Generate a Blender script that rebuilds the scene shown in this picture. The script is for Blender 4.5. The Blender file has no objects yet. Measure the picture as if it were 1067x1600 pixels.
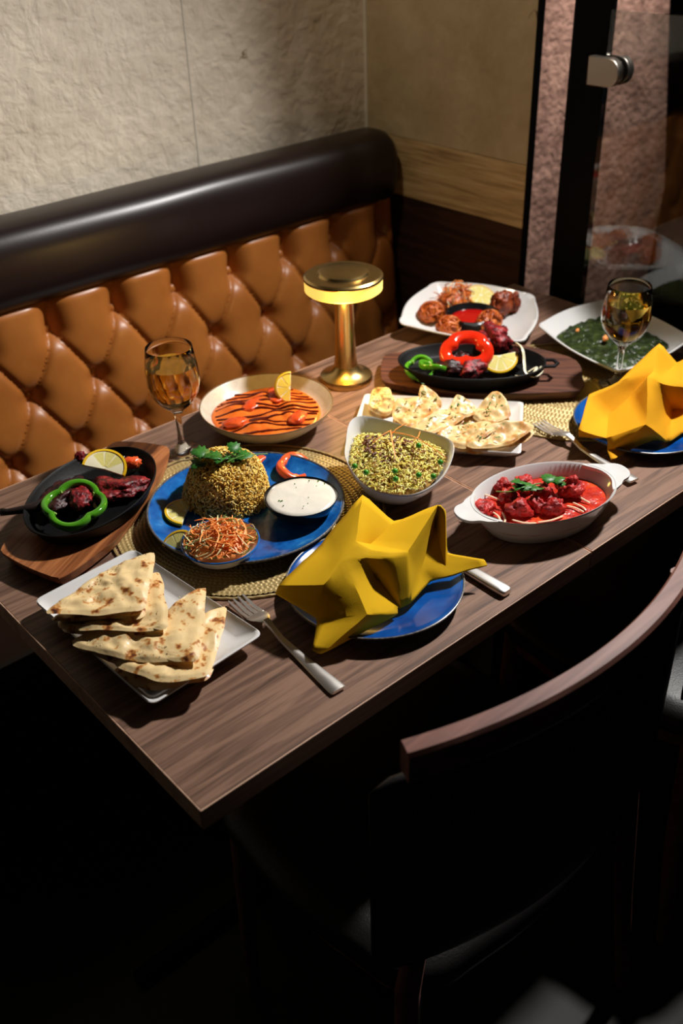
import bpy, bmesh, math, random
from mathutils import Vector, Matrix, noise, Euler
PI = math.pi
S = bpy.context.scene
COL = S.collection
random.seed(11)

# ------------------------------------------------------------------ camera
cam_d = bpy.data.cameras.new('camera'); cam = bpy.data.objects.new('camera', cam_d); COL.objects.link(cam)
cam_d.sensor_fit = 'VERTICAL'; cam_d.sensor_height = 36.0; cam_d.lens = 34.78
cam.matrix_world = Matrix.Translation((-0.2989, -0.5804, 1.5158)) @ (
    Matrix.Rotation(-0.702205, 4, 'Z') @ Matrix.Rotation(0.982158, 4, 'X') @ Matrix.Rotation(-0.036992, 4, 'Z'))
cam_d.clip_start = 0.02; cam_d.clip_end = 30
cam_d.dof.use_dof = True; cam_d.dof.focus_distance = 1.26; cam_d.dof.aperture_fstop = 4.0
S.camera = cam

# ------------------------------------------------------------------ world, lights, exposure
w = bpy.data.worlds.new('world'); S.world = w; w.use_nodes = True
w.node_tree.nodes['Background'].inputs[0].default_value = (0.75, 0.85, 1.0, 1)
w.node_tree.nodes['Background'].inputs[1].default_value = 0.004
S.view_settings.view_transform = 'Standard'; S.view_settings.look = 'None'
S.view_settings.exposure = 0.0; S.view_settings.gamma = 1.0; S.view_settings.use_curve_mapping = False


def spot(name, loc, target, watts, color, size_deg, blend=0.5, radius=0.03):
    d = bpy.data.lights.new(name, 'SPOT'); d.energy = watts; d.color = color
    d.spot_size = math.radians(size_deg); d.spot_blend = blend; d.shadow_soft_size = radius
    o = bpy.data.objects.new(name, d); COL.objects.link(o); o.location = loc
    o.rotation_euler = (Vector(target) - Vector(loc)).to_track_quat('-Z', 'Y').to_euler()
    return o


spot('ceiling_downlight', (1.43, 0.18, 2.02), (0.28, 0.44, 0.85), 168, (1.0, 0.965, 0.93), 92, 1.0, 0.05)
spot('aisle_downlight', (2.25, 0.55, 2.4), (2.08, 1.17, 1.36), 230, (1.0, 0.90, 0.83), 54, 1.0, 0.05)
spot('panel_fill', (0.35, 0.72, 2.45), (1.30, 0.93, 1.22), 26, (1.0, 0.84, 0.62), 46, 1.0, 0.05)  # weak warm fill, added to brighten the right partition panel; no known fixture


# ------------------------------------------------------------------ helpers
def facing(n, spin=0.0):
    """rotation that turns local +Z to the direction n, after a spin about it"""
    return (Vector(n).to_track_quat('Z', 'Y').to_matrix() @ Matrix.Rotation(spin, 3, 'Z')).to_euler()


def lin(c):
    return tuple(((v / 255) / 12.92 if v / 255 <= 0.04045 else ((v / 255 + 0.055) / 1.055) ** 2.4) for v in c) + (1,)


class MB:
    def __init__(s):
        s.v = []; s.f = []; s.c = None

    def add(s, vs, fs):
        n = len(s.v); s.v += [tuple(p) for p in vs]; s.f += [tuple(i + n for i in f) for f in fs]
        return s

    def loft(s, rings, cap0=True, cap1=True, closed=True):
        """rings: equally long lists of points; caps close the first / last ring with a fan"""
        n = len(rings[0]); vs = [p for r in rings for p in r]; fs = []
        m = n if closed else n - 1
        for k in range(len(rings) - 1):
            for i in range(m):
                j = (i + 1) % n
                fs.append((k * n + i, k * n + j, (k + 1) * n + j, (k + 1) * n + i))
        for cap, k in ((cap0, 0), (cap1, len(rings) - 1)):
            if cap:
                c = sum((Vector(p) for p in rings[k]), Vector()) / n
                vs.append(tuple(c)); ci = len(vs) - 1
                for i in range(n):
                    j = (i + 1) % n
                    fs.append((ci, k * n + j, k * n + i) if k == 0 else (ci, k * n + i, k * n + j))
        return s.add(vs, fs)

    def lathe(s, prof, n=48, c=(0, 0, 0), rmod=None, cap0=True, cap1=True):
        rings = []
        for r, z in prof:
            ring = []
            for i in range(n):
                a = 2 * PI * i / n; rr = r * (rmod(a, z) if rmod else 1)
                ring.append((c[0] + rr * math.cos(a), c[1] + rr * math.sin(a), c[2] + z))
            rings.append(ring)
        return s.loft(rings, cap0, cap1)

    def tube(s, path, rad, n=8, flat=1.0, up=None, cap=True, closed=False):
        """swept tube; rad number or list; flat squeezes the second axis"""
        P = [Vector(p) for p in path]; m = len(P); rings = []
        R = rad if isinstance(rad, (list, tuple)) else [rad] * m
        N = Vector(up) if up else None
        for i in range(m):
            if closed: t = P[(i + 1) % m] - P[i - 1]
            else: t = P[min(i + 1, m - 1)] - P[max(i - 1, 0)]
            t = t.normalized() if t.length > 1e-9 else Vector((0, 0, 1))
            if N is None:
                N = t.orthogonal().normalized()
            a = (N - t * N.dot(t))
            a = a.normalized() if a.length > 1e-6 else t.orthogonal().normalized()
            if not up: N = a
            b = t.cross(a)
            rings.append([P[i] + (b * math.cos(2 * PI * k / n) + a * math.sin(2 * PI * k / n) * flat) * R[i] for k in range(n)])
        if closed:
            rings.append(rings[0]); return s.loft(rings, False, False)
        return s.loft(rings, cap, cap)

    def box(s, lo, hi, M=None):
        x0, y0, z0 = lo; x1, y1, z1 = hi
        vs = [Vector(p) for p in ((x0, y0, z0), (x1, y0, z0), (x1, y1, z0), (x0, y1, z0), (x0, y0, z1), (x1, y0, z1), (x1, y1, z1), (x0, y1, z1))]
        if M: vs = [M @ v for v in vs]
        return s.add(vs, [(0, 3, 2, 1), (4, 5, 6, 7), (0, 1, 5, 4), (1, 2, 6, 5), (2, 3, 7, 6), (3, 0, 4, 7)])

    def grid(s, fn, nu, nv):
        vs = [fn(i / nu, j / nv) for j in range(nv + 1) for i in range(nu + 1)]
        fs = [(j * (nu + 1) + i, j * (nu + 1) + i + 1, (j + 1) * (nu + 1) + i + 1, (j + 1) * (nu + 1) + i) for j in range(nv) for i in range(nu)]
        return s.add(vs, fs)

    def mesh(s, name, smooth=40):
        me = bpy.data.meshes.new(name); me.from_pydata([tuple(v) for v in s.v], [], s.f); me.update()
        if smooth:
            me.shade_smooth()
            if smooth < 180: me.set_sharp_from_angle(angle=math.radians(smooth))
        if s.c:
            a = me.color_attributes.new('tint', 'FLOAT_COLOR', 'POINT')
            for i, c in enumerate(s.c): a.data[i].color = (c, c, c, 1)
        return me


def link(name, me, mat, parent=None, loc=None, rot=None, scale=None):
    o = bpy.data.objects.new(name, me); COL.objects.link(o)
    if mat and not me.materials: me.materials.append(mat)
    if parent: o.parent = parent
    if loc is not None: o.location = loc
    if rot is not None: o.rotation_euler = rot
    if scale is not None: o.scale = scale if hasattr(scale, '__len__') else (scale,) * 3
    return o


def obj(name, mb, mat, parent=None, smooth=40, bevel=0, seg=2, sub=0, **k):
    me = mb.mesh(name, smooth)
    o = link(name, me, mat, parent, **k)
    if bevel:
        b = o.modifiers.new('bevel', 'BEVEL'); b.width = bevel; b.segments = seg; b.limit_method = 'ANGLE'; b.angle_limit = math.radians(35)
    if sub:
        q = o.modifiers.new('subsurf', 'SUBSURF'); q.levels = sub; q.render_levels = sub
    return o


def tag(o, label, cat, group=None):
    o['label'] = label; o['category'] = cat
    if group: o['group'] = group
    return o


def thing(name, label, cat, loc=(0, 0, 0), rot=(0, 0, 0), group=None):
    o = bpy.data.objects.new(name, None); COL.objects.link(o); o.empty_display_size = 0.02
    o.location = loc; o.rotation_euler = rot if hasattr(rot, '__len__') else (0, 0, rot)
    return tag(o, label, cat, group)


def struct(o):
    o['kind'] = 'structure'; return o


def stuff(o):
    o['kind'] = 'stuff'; return o


def copy_tree(o, parent=None):
    c = o.copy(); COL.objects.link(c)
    if parent: c.parent = parent
    for ch in list(o.children): copy_tree(ch, c)
    return c


def nz(x, y=0, z=0, s=1.0):
    return noise.noise(Vector((x * s, y * s, z * s)))


def rnd(a, b): return random.uniform(a, b)


def catmull(pts, n, closed=True):
    P = [Vector(p) for p in pts]; m = len(P); out = []
    segs = m if closed else m - 1
    for i in range(segs):
        if closed: a, b, c, d = P[i - 1], P[i], P[(i + 1) % m], P[(i + 2) % m]
        else: a, b, c, d = P[max(i - 1, 0)], P[i], P[i + 1], P[min(i + 2, m - 1)]
        for k in range(n):
            t = k / n
            out.append(0.5 * ((2 * b) + (c - a) * t + (2 * a - 5 * b + 4 * c - d) * t * t + (3 * b - a - 3 * c + d) * t ** 3))
    if not closed: out.append(P[-1])
    return out


def rounded(corners, r, nb=6, ne=6, bow=0.0):
    """closed outline of a polygon with rounded corners and (optionally) outward bowed edges; works on 2-D or 3-D corners"""
    P = [Vector(tuple(c) + (0,) * (3 - len(c))) for c in corners]; m = len(P); out = []
    cen = sum(P, Vector()) / m
    for i in range(m):
        a, b, c = P[i - 1], P[i], P[(i + 1) % m]
        ra = min(r, (a - b).length * .45); rc = min(r, (c - b).length * .45)
        p0 = b + (a - b).normalized() * ra; p1 = b + (c - b).normalized() * rc
        for k in range(nb + 1):
            t = k / nb; out.append(p0 * (1 - t) ** 2 + b * 2 * t * (1 - t) + p1 * t * t)
        q = c + (b - c).normalized() * min(r, (b - c).length * .45)
        mid = (b + c) / 2 - cen; mid.normalize()
        for k in range(1, ne):
            t = k / ne; out.append(p1.lerp(q, t) + mid * bow * math.sin(PI * t))
    return out


def arc_resample(pts, n):
    P = [Vector(p) for p in pts] + [Vector(pts[0])]
    L = [0]
    for i in range(len(P) - 1): L.append(L[-1] + (P[i + 1] - P[i]).length)
    out = []; j = 0
    for k in range(n):
        d = L[-1] * k / n
        while L[j + 1] < d: j += 1
        t = (d - L[j]) / max(1e-9, L[j + 1] - L[j]); out.append(P[j].lerp(P[j + 1], t))
    return out


def dish(outline, prof, c, zmod=None):
    """vessel lofted from an outline; prof rows are (scale, z, weight of the rim's own height change)"""
    mb = MB(); rings = []
    for row in prof:
        s, z = row[:2]; wz = row[2] if len(row) > 2 else 0
        rings.append([(c[0] + (p[0] - c[0]) * s, c[1] + (p[1] - c[1]) * s, z + (zmod(p) * wz if zmod else 0)) for p in outline])
    mb.loft(rings, True, True)
    return mb


# ------------------------------------------------------------------ materials
def pbr(name, col, rough=0.5, metal=0.0, var=None, scale=20, detail=4, stretch=None, ramp=None, bump=None, coat=0.0, spec=0.5,
        trans=0.0, ior=1.45, emit=None, sss=0.0, attr=None, rvar=None, distort=0.0, coord='Object'):
    """principled material; var = second colour mixed in by noise, bump = (scale, strength, distance[, detail])"""
    m = bpy.data.materials.new(name); m.use_nodes = True; nt = m.node_tree; N = nt.nodes; L = nt.links
    p = N['Principled BSDF']; I = p.inputs
    I['Base Color'].default_value = lin(col); I['Roughness'].default_value = rough; I['Metallic'].default_value = metal
    I['Coat Weight'].default_value = coat; I['Specular IOR Level'].default_value = spec; I['Coat Roughness'].default_value = 0.08
    I['Transmission Weight'].default_value = trans; I['IOR'].default_value = ior
    if sss:
        I['Subsurface Weight'].default_value = sss; I['Subsurface Radius'].default_value = (0.006, 0.003, 0.0015); I['Subsurface Scale'].default_value = 1.0
    if emit:
        I['Emission Color'].default_value = lin(emit[0]); I['Emission Strength'].default_value = emit[1]
    tc = N.new('ShaderNodeTexCoord'); mp = N.new('ShaderNodeMapping'); L.new(tc.outputs[coord], mp.inputs[0])
    if stretch: mp.inputs['Scale'].default_value = stretch
    if var or ramp:
        if attr:
            t = N.new('ShaderNodeAttribute'); t.attribute_name = attr; src = t.outputs['Fac']
        else:
            t = N.new('ShaderNodeTexNoise'); L.new(mp.outputs[0], t.inputs['Vector']); src = t.outputs[0]
            t.inputs['Scale'].default_value = scale; t.inputs['Detail'].default_value = detail; t.inputs['Roughness'].default_value = 0.6
            t.inputs['Distortion'].default_value = distort
        cr = N.new('ShaderNodeValToRGB'); L.new(src, cr.inputs[0])
        stops = ramp if ramp else [(0.35, col), (0.65, var)]
        e = cr.color_ramp.elements
        while len(e) < len(stops): e.new(0.5)
        for q, (pos, c) in zip(e, stops): q.position = pos; q.color = lin(c)
        L.new(cr.outputs[0], I['Base Color'])
        if rvar:
            mr = N.new('ShaderNodeMapRange'); mr.inputs['To Min'].default_value = rvar[0]; mr.inputs['To Max'].default_value = rvar[1]
            L.new(src, mr.inputs[0]); L.new(mr.outputs[0], I['Roughness'])
    if bump:
        b = N.new('ShaderNodeBump'); tb = N.new('ShaderNodeTexNoise'); L.new(mp.outputs[0], tb.inputs['Vector'])
        tb.inputs['Scale'].default_value = bump[0]; tb.inputs['Detail'].default_value = bump[3] if len(bump) > 3 else 4
        b.inputs['Strength'].default_value = bump[1]; b.inputs['Distance'].default_value = bump[2]
        L.new(tb.outputs[0], b.inputs['Height']); L.new(b.outputs[0], I['Normal'])
    return m


def stone(name, c1, c2, crack, relief=1.0, rough=0.75, sc=1.0):
    """embossed stone-paper panel: mottled colour, fine dark hairline cracks, torn-looking relief"""
    m = pbr(name, c1, rough, spec=0.35); nt = m.node_tree; N = nt.nodes; L = nt.links; p = N['Principled BSDF']
    tc = N['Texture Coordinate']
    n1 = N.new('ShaderNodeTexNoise'); n1.inputs['Scale'].default_value = 7 * sc; n1.inputs['Detail'].default_value = 8; n1.inputs['Roughness'].default_value = 0.65
    L.new(tc.outputs['Object'], n1.inputs['Vector'])
    cr = N.new('ShaderNodeValToRGB'); cr.color_ramp.elements[0].position = 0.35; cr.color_ramp.elements[1].position = 0.68
    cr.color_ramp.elements[0].color = lin(c2); cr.color_ramp.elements[1].color = lin(c1); L.new(n1.outputs[0], cr.inputs[0])
    vo = N.new('ShaderNodeTexVoronoi'); vo.feature = 'DISTANCE_TO_EDGE'; vo.inputs['Scale'].default_value = 5 * sc
    nd = N.new('ShaderNodeTexNoise'); nd.inputs['Scale'].default_value = 14 * sc; nd.inputs['Detail'].default_value = 3
    va = N.new('ShaderNodeVectorMath'); va.operation = 'MULTIPLY_ADD'; va.inputs[1].default_value = (0.12, 0.12, 0.12)
    L.new(tc.outputs['Object'], nd.inputs['Vector']); L.new(nd.outputs['Color'], va.inputs[0]); L.new(tc.outputs['Object'], va.inputs[2]); L.new(va.outputs[0], vo.inputs['Vector'])
    lt = N.new('ShaderNodeMapRange'); lt.inputs['From Min'].default_value = 0.002; lt.inputs['From Max'].default_value = 0.010
    lt.inputs['To Min'].default_value = 1; lt.inputs['To Max'].default_value = 0; L.new(vo.outputs['Distance'], lt.inputs[0])
    nm = N.new('ShaderNodeTexNoise'); nm.inputs['Scale'].default_value = 6 * sc; nm.inputs['Detail'].default_value = 2; L.new(va.outputs[0], nm.inputs['Vector'])
    gt = N.new('ShaderNodeMapRange'); gt.inputs['From Min'].default_value = 0.66; gt.inputs['From Max'].default_value = 0.70; L.new(nm.outputs[0], gt.inputs[0])
    mu = N.new('ShaderNodeMath'); mu.operation = 'MULTIPLY'; L.new(lt.outputs[0], mu.inputs[0]); L.new(gt.outputs[0], mu.inputs[1])
    mx = N.new('ShaderNodeMix'); mx.data_type = 'RGBA'; L.new(mu.outputs[0], mx.inputs[0]); L.new(cr.outputs[0], mx.inputs[6]); mx.inputs[7].default_value = lin(crack)
    L.new(mx.outputs[2], p.inputs['Base Color'])
    # relief: patchy ledges (ramped noise) plus fine grain
    n2 = N.new('ShaderNodeTexNoise'); n2.inputs['Scale'].default_value = 30 * sc; n2.inputs['Detail'].default_value = 5; n2.inputs['Distortion'].default_value = 0.3
    L.new(tc.outputs['Object'], n2.inputs['Vector'])
    rr = N.new('ShaderNodeValToRGB'); rr.color_ramp.elements[0].position = 0.30; rr.color_ramp.elements[1].position = 0.62; L.new(n2.outputs[0], rr.inputs[0])
    n3 = N.new('ShaderNodeTexNoise'); n3.inputs['Scale'].default_value = 120 * sc; n3.inputs['Detail'].default_value = 6; L.new(tc.outputs['Object'], n3.inputs['Vector'])
    ma = N.new('ShaderNodeMath'); ma.operation = 'MULTIPLY_ADD'; L.new(n3.outputs[0], ma.inputs[0]); ma.inputs[1].default_value = 0.35; L.new(rr.outputs[0], ma.inputs[2])
    b = N.new('ShaderNodeBump'); b.inputs['Strength'].default_value = 0.5 * relief; b.inputs['Distance'].default_value = 0.004
    L.new(ma.outputs[0], b.inputs['Height']); L.new(b.outputs[0], p.inputs['Normal'])
    return m


def wood(name, c1, c2, c3, axis='X', rough=0.45, scale=1.0, spec=0.4, bump=0.15):
    st = {'X': (1.2, 22, 22), 'Y': (22, 1.2, 22), 'Z': (22, 22, 1.2)}[axis]
    m = pbr(name, c1, rough, stretch=tuple(v * scale for v in st), scale=2.2, detail=8, ramp=[(0.32, c3), (0.47, c2), (0.56, c1), (0.72, c2)], distort=0.6, spec=spec, bump=(9, bump, 0.001, 8), rvar=(rough + .08, rough - .08))
    return m


def glass(name, col=(255, 255, 255), ior=1.48, rough=0.0):
    m = bpy.data.materials.new(name); m.use_nodes = True; N = m.node_tree.nodes; N.remove(N['Principled BSDF'])
    g = N.new('ShaderNodeBsdfGlass'); g.inputs['Color'].default_value = lin(col); g.inputs['IOR'].default_value = ior; g.inputs['Roughness'].default_value = rough
    m.node_tree.links.new(g.outputs[0], N['Material Output'].inputs[0]); return m


def pane_glass(name):
    """thin architectural glass: clear, with a fresnel mirror on top"""
    m = bpy.data.materials.new(name); m.use_nodes = True; nt = m.node_tree; N = nt.nodes; N.remove(N['Principled BSDF'])
    t = N.new('ShaderNodeBsdfTransparent'); t.inputs[0].default_value = (0.86, 0.87, 0.86, 1)
    g = N.new('ShaderNodeBsdfGlossy'); g.inputs['Roughness'].default_value = 0.01
    f = N.new('ShaderNodeFresnel'); f.inputs[0].default_value = 1.5; mx = N.new('ShaderNodeMixShader')
    nt.links.new(f.outputs[0], mx.inputs[0]); nt.links.new(t.outputs[0], mx.inputs[1]); nt.links.new(g.outputs[0], mx.inputs[2])
    nt.links.new(mx.outputs[0], N['Material Output'].inputs[0]); return m


M = {}
M['wall'] = stone('cream_stone', (232, 220, 200), (212, 199, 178), (140, 118, 90), 1.15)
M['wall_r'] = stone('ochre_stone', (186, 166, 132), (164, 143, 108), (90, 70, 48), 0.5)
M['pink'] = stone('pink_stone', (180, 144, 128), (120, 90, 79), (78, 52, 45), 1.6, sc=1.6)
M['travertine'] = pbr('veined_travertine', (206, 176, 128), 0.6, stretch=(60, 3, 60), scale=2.0, detail=7, ramp=[(0.3, (128, 100, 64)), (0.5, (184, 154, 108)), (0.7, (206, 180, 136))], bump=(3, 0.4, 0.002))
M['grout'] = pbr('pale_grout', (214, 206, 190), 0.8)
M['darkwood'] = wood('dark_panel_wood', (62, 40, 30), (48, 30, 22), (34, 21, 16), 'Y', 0.5)
M['black'] = pbr('black_paint', (9, 8, 8), 0.6, spec=0.08)
M['floor'] = pbr('dark_floor_tile', (20, 18, 18), 0.6, var=(14, 13, 13), scale=9)
M['ceiling'] = pbr('ceiling_paint', (150, 145, 138), 0.9)
M['tan'] = pbr('tan_leather', (172, 106, 48), 0.36, var=(158, 94, 40), scale=9, bump=(500, 0.12, 0.0006, 2), spec=0.5)
M['cap'] = pbr('dark_brown_leather', (31, 20, 19), 0.34, bump=(420, 0.15, 0.0006, 2), spec=0.5)
M['blackleather'] = pbr('black_leather', (24, 22, 22), 0.42, bump=(350, 0.35, 0.0010, 2), spec=0.5)
M['table'] = wood('walnut_laminate', (138, 106, 88), (114, 86, 70), (78, 56, 46), 'X', 0.45, 1.9)
M['tedge'] = wood('table_edge_band', (206, 168, 142), (186, 148, 122), (160, 124, 100), 'X', 0.45)
M['chairwood'] = wood('dark_chair_wood', (132, 88, 76), (108, 70, 60), (78, 50, 43), 'X', 0.5, 0.8, spec=0.35)
M['steel'] = pbr('brushed_steel', (226, 222, 216), 0.38, 1.0)
M['satin'] = pbr('satin_nickel', (186, 176, 166), 0.38, 1.0)
M['brass'] = pbr('brushed_brass', (206, 174, 112), 0.27, 1.0, bump=(60, 0.05, 0.0005))
M['glow'] = pbr('glowing_diffuser', (250, 220, 120), 0.5, emit=((255, 208, 98), 1.0))
M['glass'] = glass('clear_glass', ior=1.38)
M['wine'] = glass('white_wine', (252, 232, 160), 1.34)
M['pane'] = pane_glass('pane_glass')
M['white'] = pbr('white_porcelain', (216, 215, 213), 0.16, coat=0.3)
M['cream_glaze'] = pbr('cream_glaze', (198, 192, 180), 0.25, var=(184, 177, 162), scale=60)
M['brown_glaze'] = pbr('brown_glaze_rim', (118, 92, 66), 0.3)
M['blue'] = pbr('reactive_blue_glaze', (28, 96, 170), 0.14, scale=28, detail=7, ramp=[(0.28, (8, 34, 84)), (0.46, (20, 84, 158)), (0.62, (34, 112, 186)), (0.78, (86, 156, 208))], coat=0.4)
M['deepblue'] = pbr('deep_blue_glaze', (10, 74, 152), 0.14, scale=16, detail=4, ramp=[(0.3, (6, 50, 116)), (0.55, (10, 78, 156)), (0.75, (26, 104, 184))], coat=0.4)
M['rim'] = pbr('dark_speckled_rim', (54, 50, 50), 0.3, var=(120, 116, 112), scale=300)
M['blackdish'] = pbr('black_glaze', (20, 20, 22), 0.14, coat=0.3)
M['bluewhite'] = pbr('white_inner_glaze', (214, 212, 206), 0.2, var=(196, 194, 190), scale=80)
M['iron'] = pbr('cast_iron', (11, 11, 12), 0.5, bump=(300, 0.3, 0.0006), spec=0.22)
M['board'] = wood('acacia_board', (176, 112, 66), (146, 86, 48), (104, 58, 32), 'X', 0.42, 1.6)
M['board_d'] = wood('dark_walnut_board', (104, 66, 50), (80, 50, 40), (54, 33, 27), 'X', 0.45, 1.6)
M['napkin'] = pbr('yellow_cotton', (214, 168, 24), 0.85, bump=(900, 0.25, 0.0004, 1), spec=0.15)
M['napkin2'] = pbr('golden_cotton', (226, 160, 28), 0.85, bump=(900, 0.25, 0.0004, 1), spec=0.15)
M['mat'] = pbr('gold_weave', (176, 152, 100), 0.45, 0.3)
M['matback'] = pbr('mat_backing', (60, 48, 30), 0.7)
M['naan'] = pbr('baked_naan', (226, 196, 138), 0.42, scale=75, detail=2.5, ramp=[(0.0, (236, 208, 152)), (0.54, (234, 204, 148)), (0.60, (206, 146, 78)), (0.66, (150, 84, 38)), (0.74, (66, 36, 24))], bump=(90, 0.35, 0.002), coat=0.15)
M['naan2'] = pbr('garlic_naan', (232, 208, 158), 0.42, scale=44, detail=3, ramp=[(0.0, (234, 208, 156)), (0.46, (228, 194, 134)), (0.58, (208, 150, 80)), (0.72, (150, 88, 42))], bump=(90, 0.35, 0.002), coat=0.15)
M['seed'] = pbr('sesame_seed', (236, 218, 170), 0.4)
M['rice'] = pbr('biryani_rice', (200, 154, 40), 0.5, attr='tint', ramp=[(0.0, (190, 118, 36)), (0.3, (240, 186, 68)), (0.65, (250, 212, 100)), (1.0, (255, 236, 160))], sss=0.0)
M['pulao'] = pbr('pulao_rice', (196, 182, 60), 0.5, attr='tint', ramp=[(0.0, (150, 90, 34)), (0.16, (200, 146, 50)), (0.3, (238, 222, 92)), (0.8, (248, 238, 140)), (1.0, (252, 246, 190))])
M['ricebase'] = pbr('rice_core', (170, 128, 44), 0.7, var=(120, 82, 26), scale=200)
M['crumb'] = pbr('fried_onion', (122, 66, 26), 0.5, var=(84, 42, 16), scale=300)
M['carrot'] = pbr('carrot', (252, 158, 82), 0.4)
M['cabbage'] = pbr('pale_cabbage', (214, 206, 150), 0.4)
M['cucumber'] = pbr('cucumber_green', (92, 128, 44), 0.4)
M['herb'] = pbr('coriander_green', (58, 124, 40), 0.45, var=(34, 84, 24), scale=120)
M['stem'] = pbr('herb_stem', (112, 150, 70), 0.45)
M['pea'] = pbr('green_pea', (62, 142, 34), 0.3)
M['curry'] = pbr('butter_curry', (232, 120, 44), 0.22, var=(216, 98, 30), scale=30, bump=(60, 0.15, 0.002))
M['curry2'] = pbr('glazed_chicken', (198, 62, 22), 0.22, var=(226, 96, 44), scale=50, bump=(120, 0.4, 0.003))
M['sauce'] = pbr('dark_tamarind_sauce', (84, 24, 12), 0.12)
M['masala'] = pbr('red_masala', (186, 40, 22), 0.25, scale=55, ramp=[(0.3, (140, 22, 14)), (0.55, (196, 46, 24)), (0.75, (222, 92, 34))], bump=(150, 0.4, 0.003))
M['tikka'] = pbr('tikka_chicken', (176, 26, 24), 0.48, scale=60, ramp=[(0.3, (96, 10, 12)), (0.52, (176, 24, 22)), (0.75, (216, 58, 36))], bump=(130, 0.8, 0.005))
M['cream'] = pbr('cream_drizzle', (240, 206, 170), 0.25)
M['raita'] = pbr('yoghurt', (226, 220, 206), 0.22, bump=(40, 0.3, 0.003), sss=0.0)
M['chilli'] = pbr('chilli_sauce', (176, 18, 14), 0.08, coat=0.3)
M['bhaji'] = pbr('fried_onion_bhaji', (186, 78, 26), 0.38, scale=70, ramp=[(0.28, (80, 26, 8)), (0.48, (172, 76, 22)), (0.7, (224, 132, 56))], bump=(110, 0.6, 0.004))
M['pakora'] = pbr('dark_pakora', (140, 56, 20), 0.4, scale=70, ramp=[(0.25, (50, 18, 10)), (0.5, (130, 50, 18)), (0.75, (196, 96, 36))], bump=(110, 0.6, 0.004))
M['tandoori'] = pbr('tandoori_meat', (150, 26, 36), 0.42, scale=110, ramp=[(0.34, (36, 8, 10)), (0.50, (116, 18, 25)), (0.68, (178, 44, 46))], bump=(160, 0.7, 0.004))
M['char'] = pbr('charred_meat', (60, 20, 18), 0.4, scale=70, ramp=[(0.35, (18, 10, 10)), (0.6, (66, 16, 20)), (0.78, (130, 34, 38))], bump=(140, 0.7, 0.004))
M['bone'] = pbr('charred_bone', (44, 28, 22), 0.5, var=(22, 14, 12), scale=60)
M['pepg'] = pbr('green_pepper', (86, 156, 34), 0.14, var=(60, 128, 24), scale=24, coat=0.3)
M['pepr'] = pbr('red_pepper', (222, 52, 20), 0.14, var=(206, 36, 16), scale=24, coat=0.3)
M['peppale'] = pbr('pepper_flesh', (150, 190, 90), 0.3)
M['tomato'] = pbr('tomato', (222, 74, 30), 0.2, var=(230, 104, 56), scale=40)
M['onion'] = pbr('onion', (222, 216, 186), 0.25)
M['rind'] = pbr('lemon_rind', (236, 188, 30), 0.35, bump=(400, 0.3, 0.0006))
M['pith'] = pbr('lemon_pith', (240, 232, 196), 0.5)
M['flesh'] = pbr('lemon_flesh', (226, 214, 130), 0.2, bump=(300, 0.4, 0.0008))
M['flesh2'] = pbr('ripe_lemon_flesh', (238, 206, 84), 0.2, bump=(300, 0.4, 0.0008))
M['palak'] = pbr('spinach_gravy', (44, 62, 36), 0.25, scale=60, ramp=[(0.3, (20, 28, 13)), (0.55, (46, 60, 27)), (0.75, (84, 98, 44))], bump=(90, 0.8, 0.006))
M['print'] = pbr('grey_print', (120, 118, 116), 0.4)

# ------------------------------------------------------------------ room shell
def boxobj(name, lo, hi, mat, parent=None, bevel=0, **k):
    return obj(name, MB().box(lo, hi), mat, parent, smooth=0, bevel=bevel, **k)


struct(boxobj('floor', (-1.6, -2.2, -0.05), (3.4, 1.30, 0.0), M['floor']))
struct(boxobj('ceiling', (-1.6, -2.2, 2.60), (3.4, 1.30, 2.65), M['ceiling']))
wb = struct(boxobj('wall_back', (-1.6, 1.185, 0), (3.4, 1.30, 2.6), M['grout']))
for x0, x1 in ((-1.6, 0.8365), (0.8395, 1.299)):
    boxobj('panel', (x0, 1.17, 0), (x1, 1.1845, 2.6), M['wall'], wb, bevel=0.0012)
for z0, z1 in ((0.0, 0.551), (0.5535, 1.30), (1.3025, 2.0), (2.0025, 2.6)):
    for x0, x1 in ((1.311, 2.75), (2.753, 3.4)):
        boxobj('tile', (x0, 1.17, z0), (x1, 1.1845, z1), M['pink'], wb, bevel=0.0012)
boxobj('grout_line', (0.8365, 1.169, 0), (0.8395, 1.184, 2.6), M['grout'], wb)
wr = struct(boxobj('wall_right', (1.305, 0.70, 0), (1.3095, 1.17, 2.6), M['black']))
boxobj('panel', (1.300, 0.70, 0.985), (1.305, 1.168, 2.6), M['wall_r'], wr, bevel=0.0008)
boxobj('panel', (1.2985, 0.70, 0.858), (1.305, 1.168, 0.984), M['travertine'], wr, bevel=0.0008)
boxobj('panel', (1.300, 0.70, 0.0), (1.305, 1.168, 0.857), M['darkwood'], wr, bevel=0.0008)
boxobj('corner_bead', (1.2965, 1.164, 0.0), (1.3015, 1.1705, 2.6), M['grout'], wr)
struct(boxobj('trim_1', (1.298, 0.6915, 0), (1.311, 0.6995, 2.6), M['black'], bevel=0.001))
struct(boxobj('trim_2', (1.297, 0.532, 0), (1.305, 0.617, 2.6), M['black'], bevel=0.002))

# glass screen held by a nickel clamp on the black post
gs = thing('glass_screen', 'clear glass partition screen held to the black post by a rounded metal clamp', 'partition', (1.30, 0.0, 0.0))
boxobj('pane', (-0.012, -1.0, 0.06), (-0.002, 0.5315, 1.2765), M['pane'], gs)


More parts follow.
